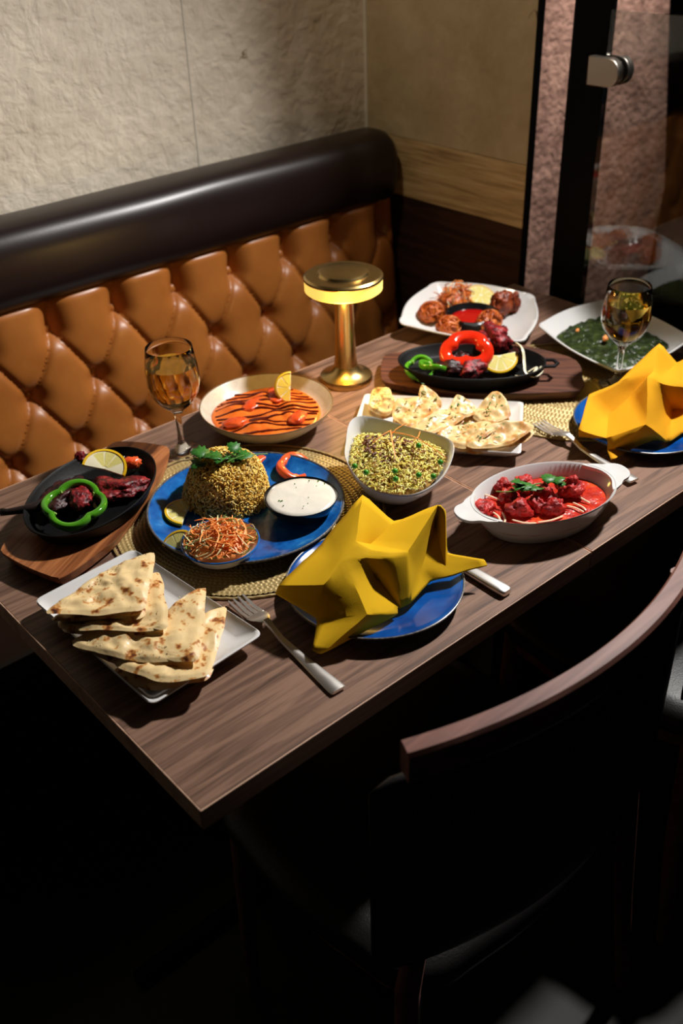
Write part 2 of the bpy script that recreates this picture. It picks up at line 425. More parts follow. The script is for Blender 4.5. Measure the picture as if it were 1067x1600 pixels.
def dshape(y0, y1, z0, z1, x0, x1):
    r = (z1 - z0) / 2; zc = (z0 + z1) / 2; rr = r * 0.98
    prof = [(y0, z1)] + [(y1 + rr - rr * math.sin(PI * k / 16), zc + r * math.cos(PI * k / 16)) for k in range(17)] + [(y0, z0)]
    return MB().loft([[(x0, y, z) for y, z in prof], [(x1, y, z) for y, z in prof]])


cl = obj('clamp', dshape(0.556, 0.490, 1.156, 1.204, -0.032, -0.0135), M['satin'], gs, smooth=30, bevel=0.002)
obj('clamp_back', dshape(0.531, 0.490, 1.156, 1.204, -0.001, 0.016), M['satin'], cl, smooth=30, bevel=0.002)
obj('clamp_gasket', dshape(0.531, 0.494, 1.160, 1.200, -0.0133, -0.0122), M['black'], cl, smooth=30)

# neighbouring booth end behind the glass
bt = thing('booth_divider', 'tall black booth end with a curved side behind the glass screen', 'partition', (2.0, 0.8, 0))
edge = catmull([(0.02, 0, 0.0), (-0.03, 0, 0.40), (-0.042, 0, 0.541), (-0.026, 0, 0.623), (-0.018, 0, 0.755), (-0.036, 0, 0.929), (-0.072, 0, 1.078), (-0.112, 0, 1.216), (-0.13, 0, 1.5)], 6, False)
prof = edge + [Vector((0.7, 0, 1.5)), Vector((0.7, 0, 0))]
obj('end_panel', MB().loft([[tuple(p) for p in prof], [(p.x, -0.05, p.z) for p in prof]]), M['black'], bt, smooth=30)

# ------------------------------------------------------------------ banquette
bq = thing('banquette', 'tan button-tufted leather banquette with a dark brown bolster along its top', 'bench', (0.5, 0.95, 0.0))
OX, OY = 0.5, 0.95
BX, BZ, DX, DZ = 0.411, 0.795, 0.1385, 0.112


def tuft(x, z):
    u = (x - BX) / DX; v = (BZ - z) / (2 * DZ)
    if z <= BZ:
        fa = abs(math.sin(PI * (u + v))); fb = abs(math.sin(PI * (u - v)))
        puff = 0.6 * (1 - math.exp(-min(fa, fb) / 0.10)) + 0.4 * (fa * fb) ** 0.5
        vv = round(v * 2); off = 0.5 if vv % 2 else 0.0
        du = (u - off - round(u - off)) * DX; dv = (v - vv / 2) * 2 * DZ
    else:
        f = abs(math.sin(PI * u)); t = min(1, (z - BZ) / 0.05)
        puff = 0.6 * (1 - math.exp(-f / 0.10)) + 0.4 * (f * (1 - t) + f ** 0.35 * t)
        du = (u - round(u)) * DX; dv = (z - BZ) * 0.30
    d = math.hypot(du, dv)
    h = 0.015 * puff + 0.030 * (1 - math.exp(-(d / 0.021) ** 1.6))
    if z > 0.846: h -= 0.010 * min(1, (z - 0.846) / 0.014) ** 2
    return h + 0.0012 * nz(x, 0, z, 14)


def backp(i, j):
    x = -0.25 + 1.532 * i; z = 0.44 + 0.428 * j
    ex = min(1, max(0, (1.282 - x) / 0.03)); ex = math.sqrt(1 - (1 - ex) ** 2)
    y = 1.093 + (z - BZ) * 0.09 - tuft(x, z) * (0.35 + 0.65 * ex)
    return (x - OX, y - OY, z)


obj('backrest', MB().grid(backp, 384, 108), M['tan'], bq, smooth=180)
bme = MB().lathe([(0.0005, 0.006), (0.005, 0.0052), (0.009, 0.003), (0.0108, 0), (0.0108, -0.004)], 16).mesh('button', 60)
for j in range(4):
    for k in range(-5, 8):
        x = BX + (k + (0.5 if j % 2 else 0)) * DX; z = BZ - j * DZ
        if -0.22 < x < 1.25:
            link('button', bme, M['tan'], bq, loc=(x - OX, 1.088 + (z - BZ) * 0.09 - OY, z), rot=(PI / 2, 0, 0))
ring = []
for k in range(40):
    a = 2 * PI * k / 40; c, s = math.cos(a), math.sin(a); e = 2 / 3.0
    ring.append((math.copysign(abs(c) ** e, c) * 0.066, math.copysign(abs(s) ** e, s) * 0.077))
rings = []
for i in range(121):
    x = -0.25 + 1.537 * i / 120
    q = max(0, (x - 1.255) / 0.032); sc = math.sqrt(max(0.02, 1 - q * q * 0.75)) if q < 1 else 0.5
    rings.append([(x - OX, 1.100 + p[0] * (0.5 + 0.5 * sc) + (1 - sc) * 0.01 + 0.0016 * nz(x, p[0] * 4, p[1] * 4, 5) - OY, 0.928 + p[1] * sc - (1 - sc) * 0.012 + 0.0018 * nz(x, p[1], 3, 4)) for p in ring])
obj('bolster', MB().loft(rings), M['cap'], bq, smooth=180)
boxobj('back_board', (-0.25 - OX, 1.100 - OY, 0.05), (1.28 - OX, 1.166 - OY, 0.86), M['black'], bq)
boxobj('seat_cushion', (-0.25 - OX, 0.66 - OY, 0.36), (1.28 - OX, 1.055 - OY, 0.455), M['cap'], bq, bevel=0.025, seg=4)
boxobj('plinth', (-0.25 - OX, 0.72 - OY, 0.0), (1.28 - OX, 1.055 - OY, 0.359), M['black'], bq)

# ------------------------------------------------------------------ tables
def table(x0, x1, label):
    cx, cy = (x0 + x1) / 2, 0.345
    t = thing('dining_table', label, 'table', (cx, cy, 0), group='dining tables pushed together')
    hx = (x1 - x0) / 2
    e = 0.0020
    boxobj('tabletop', (-hx + e, -0.345 + e, 0.722), (hx - e, 0.345 - e, 0.75), M['table'], t, bevel=0.0003)
    for lo, hi in (((-hx, -0.345, 0.7215), (hx, -0.345 + e, 0.7499)), ((-hx, 0.345 - e, 0.7215), (hx, 0.345, 0.7499)),
                   ((-hx, -0.345 + e, 0.7215), (-hx + e, 0.345 - e, 0.7499)), ((hx - e, -0.345 + e, 0.7215), (hx, 0.345 - e, 0.7499))):
        boxobj('edge_band', lo, hi, M['tedge'], t, bevel=0.0012)
    boxobj('column', (-0.04, -0.04, 0.018), (0.04, 0.04, 0.70), M['black'], t, bevel=0.004)
    boxobj('mounting_plate', (-0.16, -0.16, 0.70), (0.16, 0.16, 0.7215), M['black'], t, bevel=0.003)
    boxobj('foot', (-hx + 0.02, -0.005, 0.0), (hx - 0.02, 0.018, 0.02), M['black'], t, bevel=0.002)
    boxobj('foot', (-0.012, -0.28, 0.0), (0.012, -0.0052, 0.0185), M['black'], t, bevel=0.002)
    boxobj('foot', (-0.012, 0.0182, 0.0), (0.012, 0.28, 0.0185), M['black'], t, bevel=0.002)
    return t


table(0.0, 0.6142, 'walnut-topped table with the naan plate and the blue biryani plate on it')
table(0.6158, 1.273, 'walnut-topped table with the brass lamp, against the panelled partition')


# ------------------------------------------------------------------ chairs
def chair(loc, label):
    t = thing('dining_chair', label, 'chair', loc, group='dark chairs along the open side of the tables')
    cy = lambda d: -0.20 + 0.94 * d * d
    n = 28; rings = []
    for i in range(n + 1):
        d = -0.232 + 0.464 * i / n; y = cy(d); tn = Vector((1, 1.88 * d, 0)).normalized(); nr = Vector((-tn.y, tn.x, 0))
        sec = []
        for a, b in ((-.009, 0), (-.011, .004), (-.011, .034), (-.008, .038), (.008, .038), (.011, .034), (.011, .004), (.009, 0)):
            q = Vector((d, y, 0)) + nr * a; sec.append((q.x, q.y, 0.825 + b + 0.004 * (1 - (d / .232) ** 2)))
        rings.append(sec)
    obj('top_rail', MB().loft(rings), M['chairwood'], t, smooth=35)

    rings = []
    for i in range(25):
        d = -0.255 + 0.510 * i / 24; e = min(1, min(i, 24 - i) / 2.0); e = math.sqrt(1 - (1 - e) ** 2) * 0.85 + 0.15
        rings.append([(d, cy(d) + 0.012 + math.copysign(abs(math.cos(a)) ** .7, math.cos(a)) * 0.014 * e, 0.665 + math.copysign(abs(math.sin(a)) ** .4, math.sin(a)) * 0.150 * (0.9 + 0.1 * e)) for a in [2 * PI * k / 20 for k in range(20)]])
    obj('back_pad', MB().loft(rings), M['blackleather'], t, smooth=180)
    for sx in (-1, 1):
        d = 0.195 * sx
        obj('leg', MB().tube([(d, cy(d) + .012, 0.832), (d, cy(d) + .016, 0.64), (d * 1.08, -0.135, 0.44), (d * 1.15, -0.15, 0.22), (d * 1.2, -0.175, 0.0)], [.009, .010, .015, .014, .011], 10), M['chairwood'], t)
        obj('leg', MB().tube([(0.195 * sx, 0.21, 0.41), (0.20 * sx, 0.215, 0.2), (0.205 * sx, 0.22, 0)], [.017, .014, .011], 10), M['chairwood'], t)
    out = rounded([(-0.22, -0.16), (0.22, -0.16), (0.235, 0.25), (-0.235, 0.25)], 0.09, 8, 4, 0.012)
    prof = [(0.93, .405), (0.98, .415), (1.0, .43), (0.995, .446), (0.96, .457), (0.85, .464), (0.5, .468), (0.2, .469)]
    obj('seat', dish(out, prof, (0, 0.045)), M['blackleather'], t, smooth=180)
    obj('seat_frame', dish(out, [(0.9, .375), (0.92, .38), (0.92, .404), (0.9, .4048)], (0, 0.045)), M['chairwood'], t, smooth=30)


chair((0.36, 0.0, 0), 'dark wooden chair with a curved top rail, the nearer one, below the curry dish')
chair((0.94, 0.0, 0), 'dark wooden chair with black leather seat, tucked in beyond the nearer chair')

# ================================================================== things on the tables
T = 0.75


def ellipse(a, b, ang=0.0, n=64, c=(0, 0)):
    ca, sa = math.cos(ang), math.sin(ang)
    return [Vector((c[0] + a * math.cos(t) * ca - b * math.sin(t) * sa, c[1] + a * math.cos(t) * sa + b * math.sin(t) * ca, 0)) for t in [2 * PI * k / n for k in range(n)]]


# ------------------------------------------------------------------ placemats
def weave_mesh(r, dr=0.0058):
    mb = MB(); nr = int(r / dr); n = 300; rings = []
    start = int(nr * 0.25)
    for k in range(start, nr):
        for q in (0, .25, .5, .75):
            rr = (k + q) * dr; ring = []
            m = max(20, int(rr * 2 * PI / 0.0065))
            for i in range(n * 2):
                a = 2 * PI * i / (n * 2); ph = m * a / 1.0 + (1 if k % 2 else -1) * (q - .5) * 5.0
                z = 0.0010 + 0.0011 * math.sin(PI * q) + 0.0012 * math.sin(ph) * (0.35 + 0.65 * math.sin(PI * q))
                ring.append((rr * math.cos(a), rr * math.sin(a), max(0.0003, z)))
            rings.append(ring)
    mb.loft(rings, True, False)
    return mb


def placemat(loc, r, label):
    t = thing('placemat', label, 'placemat', loc)
    obj('woven_surface', weave_mesh(r), M['mat'], t, smooth=70)
    obj('braided_edge', MB().tube([(r * math.cos(a), r * math.sin(a), 0.0017 + 0.0004 * math.sin(a * 90)) for a in [2 * PI * k / 360 for k in range(360)]], 0.0022, 6, closed=True), M['mat'], t)
    return t


placemat((0.345, 0.382, T), 0.190, 'round gold woven placemat under the blue biryani plate')
placemat((0.968, 0.304, T), 0.178, 'round gold woven placemat under the dark sizzler board and right wine glass')

# ------------------------------------------------------------------ lamp
lp = thing('table_lamp', 'cordless brushed brass table lamp with a glowing yellow ring under its disc head', 'lamp', (0.722, 0.600, T))
obj('base', MB().lathe([(0.044, 0), (0.0455, 0.001), (0.0455, 0.010), (0.0445, 0.0118), (0.036, 0.0145), (0.026, 0.021), (0.0208, 0.030)], 64), M['brass'], lp, smooth=35)
obj('stem', MB().lathe([(0.0205, 0.0295), (0.0185, 0.045), (0.0168, 0.09), (0.0158, 0.150), (0.0158, 0.168)], 48), M['brass'], lp, smooth=35)
obj('light_ring', MB().lathe([(0.018, 0.1645), (0.0615, 0.1645), (0.0645, 0.167), (0.0648, 0.1845), (0.06, 0.185)], 72, cap0=False, cap1=True), M['glow'], lp, smooth=35)
hd = obj('head', MB().lathe([(0.060, 0.1852), (0.0658, 0.1853), (0.0662, 0.1865), (0.0655, 0.189), (0.062, 0.1915), (0.043, 0.1925), (0.0405, 0.1965), (0.038, 0.1975), (0.005, 0.1985)], 72), M['brass'], lp, smooth=25)
ld = bpy.data.lights.new('lamp_glow', 'POINT'); ld.energy = 1.1; ld.color = (1.0, 0.62, 0.16); ld.shadow_soft_size = 0.03
lo = bpy.data.objects.new('lamp_glow', ld); COL.objects.link(lo); lo.parent = lp; lo.location = (0.0, 0.0, 0.15)
lo.location = (-0.04, -0.045, 0.155)


# ------------------------------------------------------------------ wine glasses
def wine_glass(loc, label):
    t = thing('wine_glass', label, 'wine glass', loc, group='glasses of white wine')
    rib = lambda a, z: 1 + (0.010 * math.cos(13 * a) * max(0, 1 - ((z - 0.105) / 0.028) ** 2) if 0.077 < z < 0.133 else 0)
    outer = [(0.029, 0), (0.0302, 0.0008), (0.0298, 0.002), (0.022, 0.0040), (0.010, 0.0085), (0.0058, 0.016), (0.0046, 0.030), (0.0046, 0.050), (0.0056, 0.064), (0.011, 0.0725), (0.021, 0.081), (0.0300, 0.091), (0.0362, 0.103), (0.0395, 0.116), (0.0400, 0.128), (0.0385, 0.145), (0.0360, 0.162), (0.0343, 0.1735)]
    inner = [(0.0341, 0.1740), (0.0338, 0.1736), (0.0354, 0.162), (0.0377, 0.145), (0.0390, 0.128), (0.0385, 0.116), (0.0352, 0.104), (0.029, 0.0925), (0.020, 0.083), (0.010, 0.0765), (0.003, 0.0745)]
    obj('glass_body', MB().lathe(outer + inner, 78, rmod=rib), M['glass'], t, smooth=180)
    wp = [(0.003, 0.07475), (0.0098, 0.0768), (0.0198, 0.0833), (0.0288, 0.0927), (0.0350, 0.1041), (0.0383, 0.116), (0.0388, 0.128), (0.0375, 0.145), (0.0374, 0.1465), (0.036, 0.1466)]
    obj('wine', MB().lathe(wp, 78, rmod=rib), M['wine'], t, smooth=50)
    return t


wine_glass((0.375, 0.590, T + 0.0032), 'glass of white wine beside the butter curry bowl, in front of the banquette')
wine_glass((1.033, 0.261, T + 0.0032), 'glass of white wine in front of the spinach dish, behind the right napkin')


# ------------------------------------------------------------------ cutlery
def fork(loc, rz, label):
    t = thing('fork', label, 'fork', loc, rz, group='steel forks')
    hz = lambda y: 0.0035 + 0.010 * math.exp(-((y - 0.035) / 0.022) ** 2) + (0.05 * max(0, y - 0.075) ** 1.0 if y > 0.075 else 0)
    def strip(pts, th, name, parent):
        rings = []
        for y, x, wd in pts:
            z = hz(y); rings.append([(x - wd, y, z - th * .4), (x - wd * .8, y, z - th), (x + wd * .8, y, z - th), (x + wd, y, z - th * .4), (x + wd * .7, y, z + th), (x - wd * .7, y, z + th)])
        return obj(name, MB().loft(rings), M['steel'], parent, smooth=50)
    strip([(-0.104, 0, 0.0085), (-0.1035, 0, 0.0098), (-0.098, 0, 0.0102), (-0.07, 0, 0.0086), (-0.03, 0, 0.0058), (0.005, 0, 0.0042), (0.022, 0, 0.0040), (0.036, 0, 0.0052)], 0.0018, 'handle', t)
    strip([(0.034, 0, 0.005), (0.042, 0, 0.0095), (0.050, 0, 0.0122), (0.058, 0, 0.0126), (0.0615, 0, 0.0126)], 0.0011, 'head', t)
    for k in range(4):
        x = -0.0099 + 0.0066 * k
        strip([(0.059, x, 0.0027), (0.075, x, 0.0024), (0.092, x * 1.02, 0.0021), (0.101, x * 1.03, 0.0015), (0.104, x * 1.03, 0.0008)], 0.0010, 'tine', t)
    return t


fork((0.2105, 0.1335, T + 0.0005), math.radians(-3.5), 'steel fork beside the naan plate, near the front edge')
fork((0.808, 0.160, T + 0.0030), math.radians(-10), 'steel fork beyond the red curry dish, near the right napkin')
kn = thing('butter_knife', 'steel knife lying beside the blue plate, handle poking out under the yellow napkin', 'knife', (0.4655, 0.115, T))
rings = []
for y, wd, th in ((-0.1005, .0068, .0036), (-0.0985, .0086, .0048), (-0.09, .0092, .0052), (-0.05, .0082, .0046), (-0.012, .0066, .0038), (-0.004, .0058, .003)):
    rings.append([(wd * math.copysign(abs(math.cos(a)) ** .6, math.cos(a)), y, 0.0053 + th * math.copysign(abs(math.sin(a)) ** .6, math.sin(a))) for a in [2 * PI * k / 20 for k in range(20)]])
obj('handle', MB().loft(rings), M['steel'], kn, smooth=50)
rings = [[(-wd * .7, y, 0.0046), (wd, y, 0.0052), (wd * .9, y, 0.0062), (-wd * .7, y, 0.0066)] for y, wd in ((-0.006, .005), (0.0, .0085), (0.05, .0095), (0.085, .009), (0.10, .005), (0.104, .0015))]
obj('blade', MB().loft(rings), M['steel'], kn, smooth=50)

# ------------------------------------------------------------------ crockery
# big blue plate
bp = thing('biryani_plate', 'large blue reactive-glaze plate with a dark rim, holding the rice mound', 'plate', (0.338, 0.374, T + 0.0032))
ov = lambda a, z: 1 + 0.012 * math.cos(2 * a - 1.2) + 0.006 * math.cos(3 * a)
obj('plate_body', MB().lathe([(0.075, 0.0), (0.080, 0.0005), (0.082, 0.003), (0.115, 0.0085), (0.1340, 0.0195), (0.1366, 0.0225), (0.1345, 0.0228), (0.1315, 0.0208), (0.112, 0.0118), (0.085, 0.0072), (0.03, 0.0066)], 96, rmod=ov), M['blue'], bp, smooth=60)
obj('rim', MB().tube([(0.1358 * ov(a, 0) * math.cos(a), 0.1358 * ov(a, 0) * math.sin(a), 0.0224) for a in [2 * PI * k / 120 for k in range(120)]], 0.0016, 8, closed=True), M['rim'], bp)


def small_plate(loc, r, label):
    t = thing('side_plate', label, 'plate', loc)
    obj('plate_body', MB().lathe([(r * .58, 0), (r * .62, .0005), (r * .63, .002), (r * .86, .0055), (r * .975, .0130), (r, .0158), (r * .985, .0162), (r * .955, .0142), (r * .85, .0085), (r * .6, .005), (r * .2, .0045)], 96), M['deepblue'], t, smooth=60)
    obj('rim', MB().tube([(r * .994 * math.cos(a), r * .994 * math.sin(a), 0.0159) for a in [2 * PI * k / 120 for k in range(120)]], 0.0013, 8, closed=True), M['rim'], t)
    return t


small_plate((0.353, 0.132, T + 0.0032), 0.110, 'small deep-blue plate under the yellow napkin near the front edge')
small_plate((0.931, 0.142, T + 0.0032), 0.1055, 'small deep-blue plate under the golden napkin by the right wine glass')


def quad_plate(name, label, cat, corners, r, bow, prof, mat, lift=0.0, ne=10):
    C3 = [Vector(c) for c in corners]; c = sum(C3, Vector()) / 4
    t = thing(name, label, cat, (c.x, c.y, T + lift))
    out = rounded([(p.x - c.x, p.y - c.y, p.z - T - lift) for p in C3], r, 7, ne, bow)
    b = obj('plate_body', dish(out, prof, (0, 0), zmod=lambda p: p.z), mat, t, smooth=60)
    return t, out


QP = [(.62, 0, 0), (.66, 0, 0), (.68, .002, 0), (.86, -.001, .35), (.975, -.003, .95), (1.0, -.0015, 1), (1.0, .0, 1), (.985, .0008, 1), (.955, -.001, .95), (.80, .0, .30), (.70, .0055, 0), (.4, .005, 0), (.1, .005, 0)]
quad_plate('naan_plate', 'white rectangular plate holding the four folded naan breads', 'plate', [(0.0241, 0.3858, 0.7720), (0.0333, 0.1341, 0.7720), (0.1903, 0.1438, 0.7720), (0.1698, 0.3945, 0.7720)], 0.012, 0.0, QP, M['white'], 0.0032)
quad_plate('garlic_naan_plate', 'white rectangular plate heaped with herb-flecked garlic naan', 'plate', [(0.6833, 0.5096, 0.7700), (0.5554, 0.4089, 0.7700), (0.7152, 0.2041, 0.7700), (0.8446, 0.3076, 0.7700)], 0.008, 0.0, QP, M['white'], 0.0004)
bhp, bho = quad_plate('bhaji_plate', 'square white plate with swept-up corners holding onion bhajis', 'plate', [(1.0775, 0.7382, 0.7980), (0.9026, 0.6654, 0.7800), (1.0132, 0.4433, 0.7760), (1.1924, 0.5676, 0.7840)], 0.03, 0.012,
           [(.40, 0, 0), (.44, 0, 0), (.46, .002, 0), (.72, .0, .32), (.93, -.003, .88), (1.0, -.002, 1), (1.0, 0, 1), (.98, .001, 1), (.92, -.001, .86), (.72, .004, .28), (.55, .0065, 0), (.3, .006, 0)], M['white'])
pk, pko = quad_plate('spinach_dish', 'square white dish with wavy pointed corners filled with dark green spinach curry', 'dish', [(1.0699, 0.4705, 0.7860), (1.0204, 0.2539, 0.7780), (1.2185, 0.2345, 0.7860), (1.2651, 0.4592, 0.7840)], 0.022, 0.010,
           [(.46, 0, 0), (.50, 0, 0), (.52, .002, 0), (.76, .0, .40), (.94, -.003, .9), (1.0, -.002, 1), (1.0, 0, 1), (.98, .001, 1), (.93, -.001, .86), (.74, .002, .30), (.60, .005, 0), (.3, .0045, 0)], M['white'], 0.0032)


def rough_patch(out, s0, z, amp, freq, dome=0.0, rings=14, seed=0.0):
    mb = MB(); R = []
    n = len(out)
    for k in range(rings):
        s = s0 * (1 - k / rings); ring = []
        for p in out:
            x, y = p[0] * s, p[1] * s
            e = 1 - (k == 0) * 1.0
            ring.append((x, y, z + dome * (1 - (s / s0) ** 2) + amp * e * nz(x + seed, y, seed, freq) - (0.003 if k == 0 else 0)))
        R.append(ring)
    mb.loft(R, False, True); return mb


o = obj('spinach_curry', rough_patch(arc_resample(pko, 72), 0.78, 0.0145, 0.006, 90, 0.005, 18), M['palak'], smooth=180, loc=tuple(pk.location))
tag(o, 'dark green spinach curry filling the wavy white dish', 'food')

# butter curry bowl
cb = thing('curry_bowl', 'round cream bowl with a brown rim filled with orange butter curry', 'bowl', (0.521, 0.563, T))
obj('bowl_body', MB().lathe([(0.050, 0), (0.054, 0.0005), (0.056, 0.004), (0.078, 0.012), (0.098, 0.029), (0.1055, 0.0415), (0.1060, 0.0425), (0.1046, 0.0428), (0.1030, 0.0415), (0.095, 0.030), (0.075, 0.0150), (0.05, 0.0085), (0.01, 0.0075)], 96), M['cream_glaze'], cb, smooth=60)
obj('rim', MB().tube([(0.1053 * math.cos(a), 0.1053 * math.sin(a), 0.0426) for a in [2 * PI * k / 120 for k in range(120)]], 0.0011, 8, closed=True), M['brown_glaze'], cb)


def bowl_round(name, label, loc, r, h, mat, mat_in=None, rimmat=None):
    t = thing(name, label, 'bowl', loc)
    obj('bowl_body', MB().lathe([(r * .5, 0), (r * .54, .0005), (r * .58, .002), (r * .83, h * .4), (r * .97, h * .85), (r, h), (r * .985, h + .0006), (r * .95, h * .95), (r * .80, h * .5), (r * .5, .005), (r * .1, .004)], 72), mat, t, smooth=60)
    if rimmat:
        obj('rim', MB().tube([(r * .992 * math.cos(a), r * .992 * math.sin(a), h) for a in [2 * PI * k / 96 for k in range(96)]], 0.0012, 8, closed=True), rimmat, t)
    return t


bowl_round('raita_bowl', 'small black bowl of white raita on the blue plate', (0.389, 0.317, T + 0.0105), 0.0505, 0.030, M['blackdish'])
bowl_round('salad_bowl', 'small blue-rimmed bowl of shredded carrot salad on the blue plate', (0.252, 0.313, T + 0.0115), 0.0500, 0.024, M['bluewhite'], rimmat=M['blue'])
bowl_round('chilli_sauce_bowl', 'small black bowl of red chilli sauce among the onion bhajis', (1.035, 0.592, T + 0.0075), 0.050, 0.027, M['blackdish'])
o = obj('raita', MB().loft([[(p[0] * s, p[1] * s, z + 0.0012 * nz(p[0] * s, p[1] * s, 3, 60)) for p in ellipse(.0478, .0478, 0, 56)] for s, z in ((1, .0265), (.97, .0292), (.85, .0302), (.6, .0308), (.3, .031), (.05, .031))], False, True), M['raita'], smooth=180, loc=(0.389, 0.317, T + 0.0105))
tag(o, 'creamy white herb raita in the black bowl', 'sauce')
mb = MB()
for k in range(14):
    a, r = rnd(0, 2 * PI), 0.042 * math.sqrt(random.random()); c = Vector((r * math.cos(a), r * math.sin(a), 0.0318)); s = rnd(.0003, .0009)
    mb.loft([[c + Vector((s * 1.6 * math.cos(q + a), s * math.sin(q + a), dz)) for q in [2 * PI * i / 6 for i in range(6)]] for dz in (-.001, .0004)])
stuff(obj('herb_specks', mb, M['herb'], o, smooth=0))
o = obj('chilli_sauce', MB().lathe([(.041, .0150), (.041, .0172), (.036, .0176), (.005, .0178)], 48), M['chilli'], smooth=180, loc=(1.035, 0.592, T + 0.0075))
tag(o, 'glossy red chilli sauce in the black bowl', 'sauce')

# rice bowl (rounded three-sided bowl with one swept-up corner)
RB = [(0.5430, 0.3859, 0.8200), (0.5691, 0.3768, 0.8210), (0.5984, 0.3193, 0.8140), (0.6162, 0.2643, 0.8120), (0.6026, 0.2340, 0.8100), (0.5402, 0.1988, 0.8050), (0.4821, 0.2015, 0.8020), (0.4544, 0.2528, 0.8030), (0.4736, 0.3182, 0.8080), (0.5054, 0.3552, 0.8130)]
RBc = Vector((0.530, 0.296, T))
rb = thing('rice_bowl', 'deep white bowl with one raised corner heaped with yellow pulao rice', 'bowl', tuple(RBc))
rbo = arc_resample(catmull([Vector(p) - RBc for p in RB], 8), 96)
obj('bowl_body', dish(rbo, [(.40, 0, 0), (.45, 0, 0), (.47, .003, 0), (.72, .003, .28), (.92, .0, .72), (.985, -.001, .96), (1.0, .0, 1), (.99, .0014, 1), (.965, .0, .99), (.90, .0, .75), (.70, .004, .25), (.45, .008, 0), (.1, .007, 0)], (0.006, 0.010), zmod=lambda p: p.z), M['white'], rb, smooth=70)

# oval eared dish
kd = thing('oval_curry_dish', 'white oval dish with two ear handles holding red tikka masala', 'dish', (0.626, 0.092, T), math.radians(-18))
KA, KB = 0.106, 0.070
obj('dish_body', dish(ellipse(KA, KB, 0, 84), [(.70, 0), (.74, .0005), (.77, .003), (.90, .022), (.985, .0425), (1.0, .0445), (.99, .0458), (.965, .0445), (.885, .026), (.77, .0095), (.6, .007), (.1, .0065)], (0, 0)), M['white'], kd, smooth=60)
for sx in (-1, 1):
    out = [Vector((p.x * sx, p.y, p.z)) for p in catmull([(KA * .80, .036, 0), (KA * .955, .031, 0), (KA * 1.05, .0235, 0), (KA * 1.17, .019, 0), (KA * 1.245, .008, 0), (KA * 1.245, -.008, 0), (KA * 1.17, -.019, 0), (KA * 1.05, -.0235, 0), (KA * .955, -.031, 0), (KA * .80, -.036, 0), (KA * .93, -.012, 0), (KA * .93, .012, 0)], 5)]
    if sx < 0: out.reverse()
    zz = lambda p: 0.0445 + 0.045 * max(0, abs(p.x) - KA * .98)
    cc = (KA * 1.06 * sx, 0)
    rings = []
    for s, dz in ((.9, -.0040), (.97, -.0034), (1.0, -.0012), (.99, .0008), (.94, .0012), (.86, .0004)):
        rings.append([(cc[0] + (p.x - cc[0]) * s, p.y * s, zz(p) + dz) for p in out])
    obj('handle', MB().loft(rings), M['white'], kd, smooth=60)

# ------------------------------------------------------------------ sizzler boards and pans
def board(label, pts, h, mat, lift, recess, rotz):
    c = sum((Vector(p) for p in pts), Vector()) / len(pts)
    t = thing('sizzler_board', label, 'board', (c.x, c.y, T + lift), rotz)
    Rm = Matrix.Rotation(-rotz, 3, 'Z')
    loc = [Rm @ (Vector((p[0], p[1], 0)) - Vector((c.x, c.y, 0))) for p in pts]
    out = arc_resample(rounded(loc, 0.012, 4, 6, 0.003), 90)
    obj('board_body', dish(out, [(.88, 0), (.95, .003), (.992, h - .004), (1.0, h - .0012), (.994, h), (.7, h), (.3, h)], (0, 0)), mat, t, smooth=35)
    return t


def pan(label, loc, a, b, rot, lug=True):
    t = thing('sizzler_pan', label, 'pan', loc, rot)
    e = ellipse(a, b, 0, 84)
    obj('pan_body', dish(e, [(.80, 0), (.84, .0005), (.88, .004), (.965, .021), (1.0, .0245), (1.0, .0268), (.985, .0272), (.955, .0245), (.885, .0085), (.82, .0058), (.4, .005), (.1, .005)], (0, 0)), M['iron'], t, smooth=50)
    if lug:
        obj('handle', MB().tube([(a * .96, 0.013, .0235), (a * 1.10, 0.012, .024), (a * 1.15, 0.0, .024), (a * 1.10, -0.012, .024), (a * .96, -0.013, .0235)], 0.0038, 8, flat=.7, up=(0, 0, 1)), M['iron'], t)
    return t


board('brown wooden sizzler board beside the banquette with the left iron pan', [(0.0371, 0.5121, 0.7720), (0.0660, 0.4000, 0.7720), (0.1641, 0.4299, 0.7720), (0.3127, 0.5392, 0.7720), (0.3527, 0.5867, 0.7720), (0.3013, 0.6620, 0.7720), (0.1014, 0.5615, 0.7720)], 0.019, M['board'], 0.0032, None, math.radians(30))
board('dark walnut sizzler board behind the garlic naan with the right iron pan', [(0.8113, 0.6002, 0.7700), (0.7329, 0.5236, 0.7700), (0.7737, 0.4359, 0.7700), (0.8228, 0.3674, 0.7700), (0.9425, 0.2644, 0.7700), (0.9863, 0.2976, 0.7700), (1.0345, 0.3491, 0.7700), (1.0083, 0.4712, 0.7700)], 0.017, M['board_d'], 0.0032, None, math.radians(-50))
PLL = (0.186, 0.521, T + 0.0228); PLR = math.radians(30)
PRL = (0.858, 0.434, T + 0.0208); PRR = math.radians(-48)
pan('oval black cast-iron pan on the brown board with lamb chops and a green pepper ring', PLL, 0.117, 0.078, PLR, False)
pan('oval black cast-iron pan on the dark board with red meat and pepper rings', PRL, 0.124, 0.074, PRR)


def lump(mb, c, rad, seed, amp=.25, freq=1.6, sub=3, fine=.10):
    bm = bmesh.new(); bmesh.ops.create_icosphere(bm, subdivisions=sub, radius=1.0)
    vs = []
    for v in bm.verts:
        d = v.co; k = 1 + amp * nz(d.x + seed, d.y + seed * .7, d.z, freq) + fine * nz(d.x + seed, d.y, d.z + seed, freq * 4)
        vs.append((c[0] + d.x * rad[0] * k, c[1] + d.y * rad[1] * k, c[2] + d.z * rad[2] * k))
    mb.add(vs, [[v.index for v in f.verts] for f in bm.faces]); bm.free(); return mb



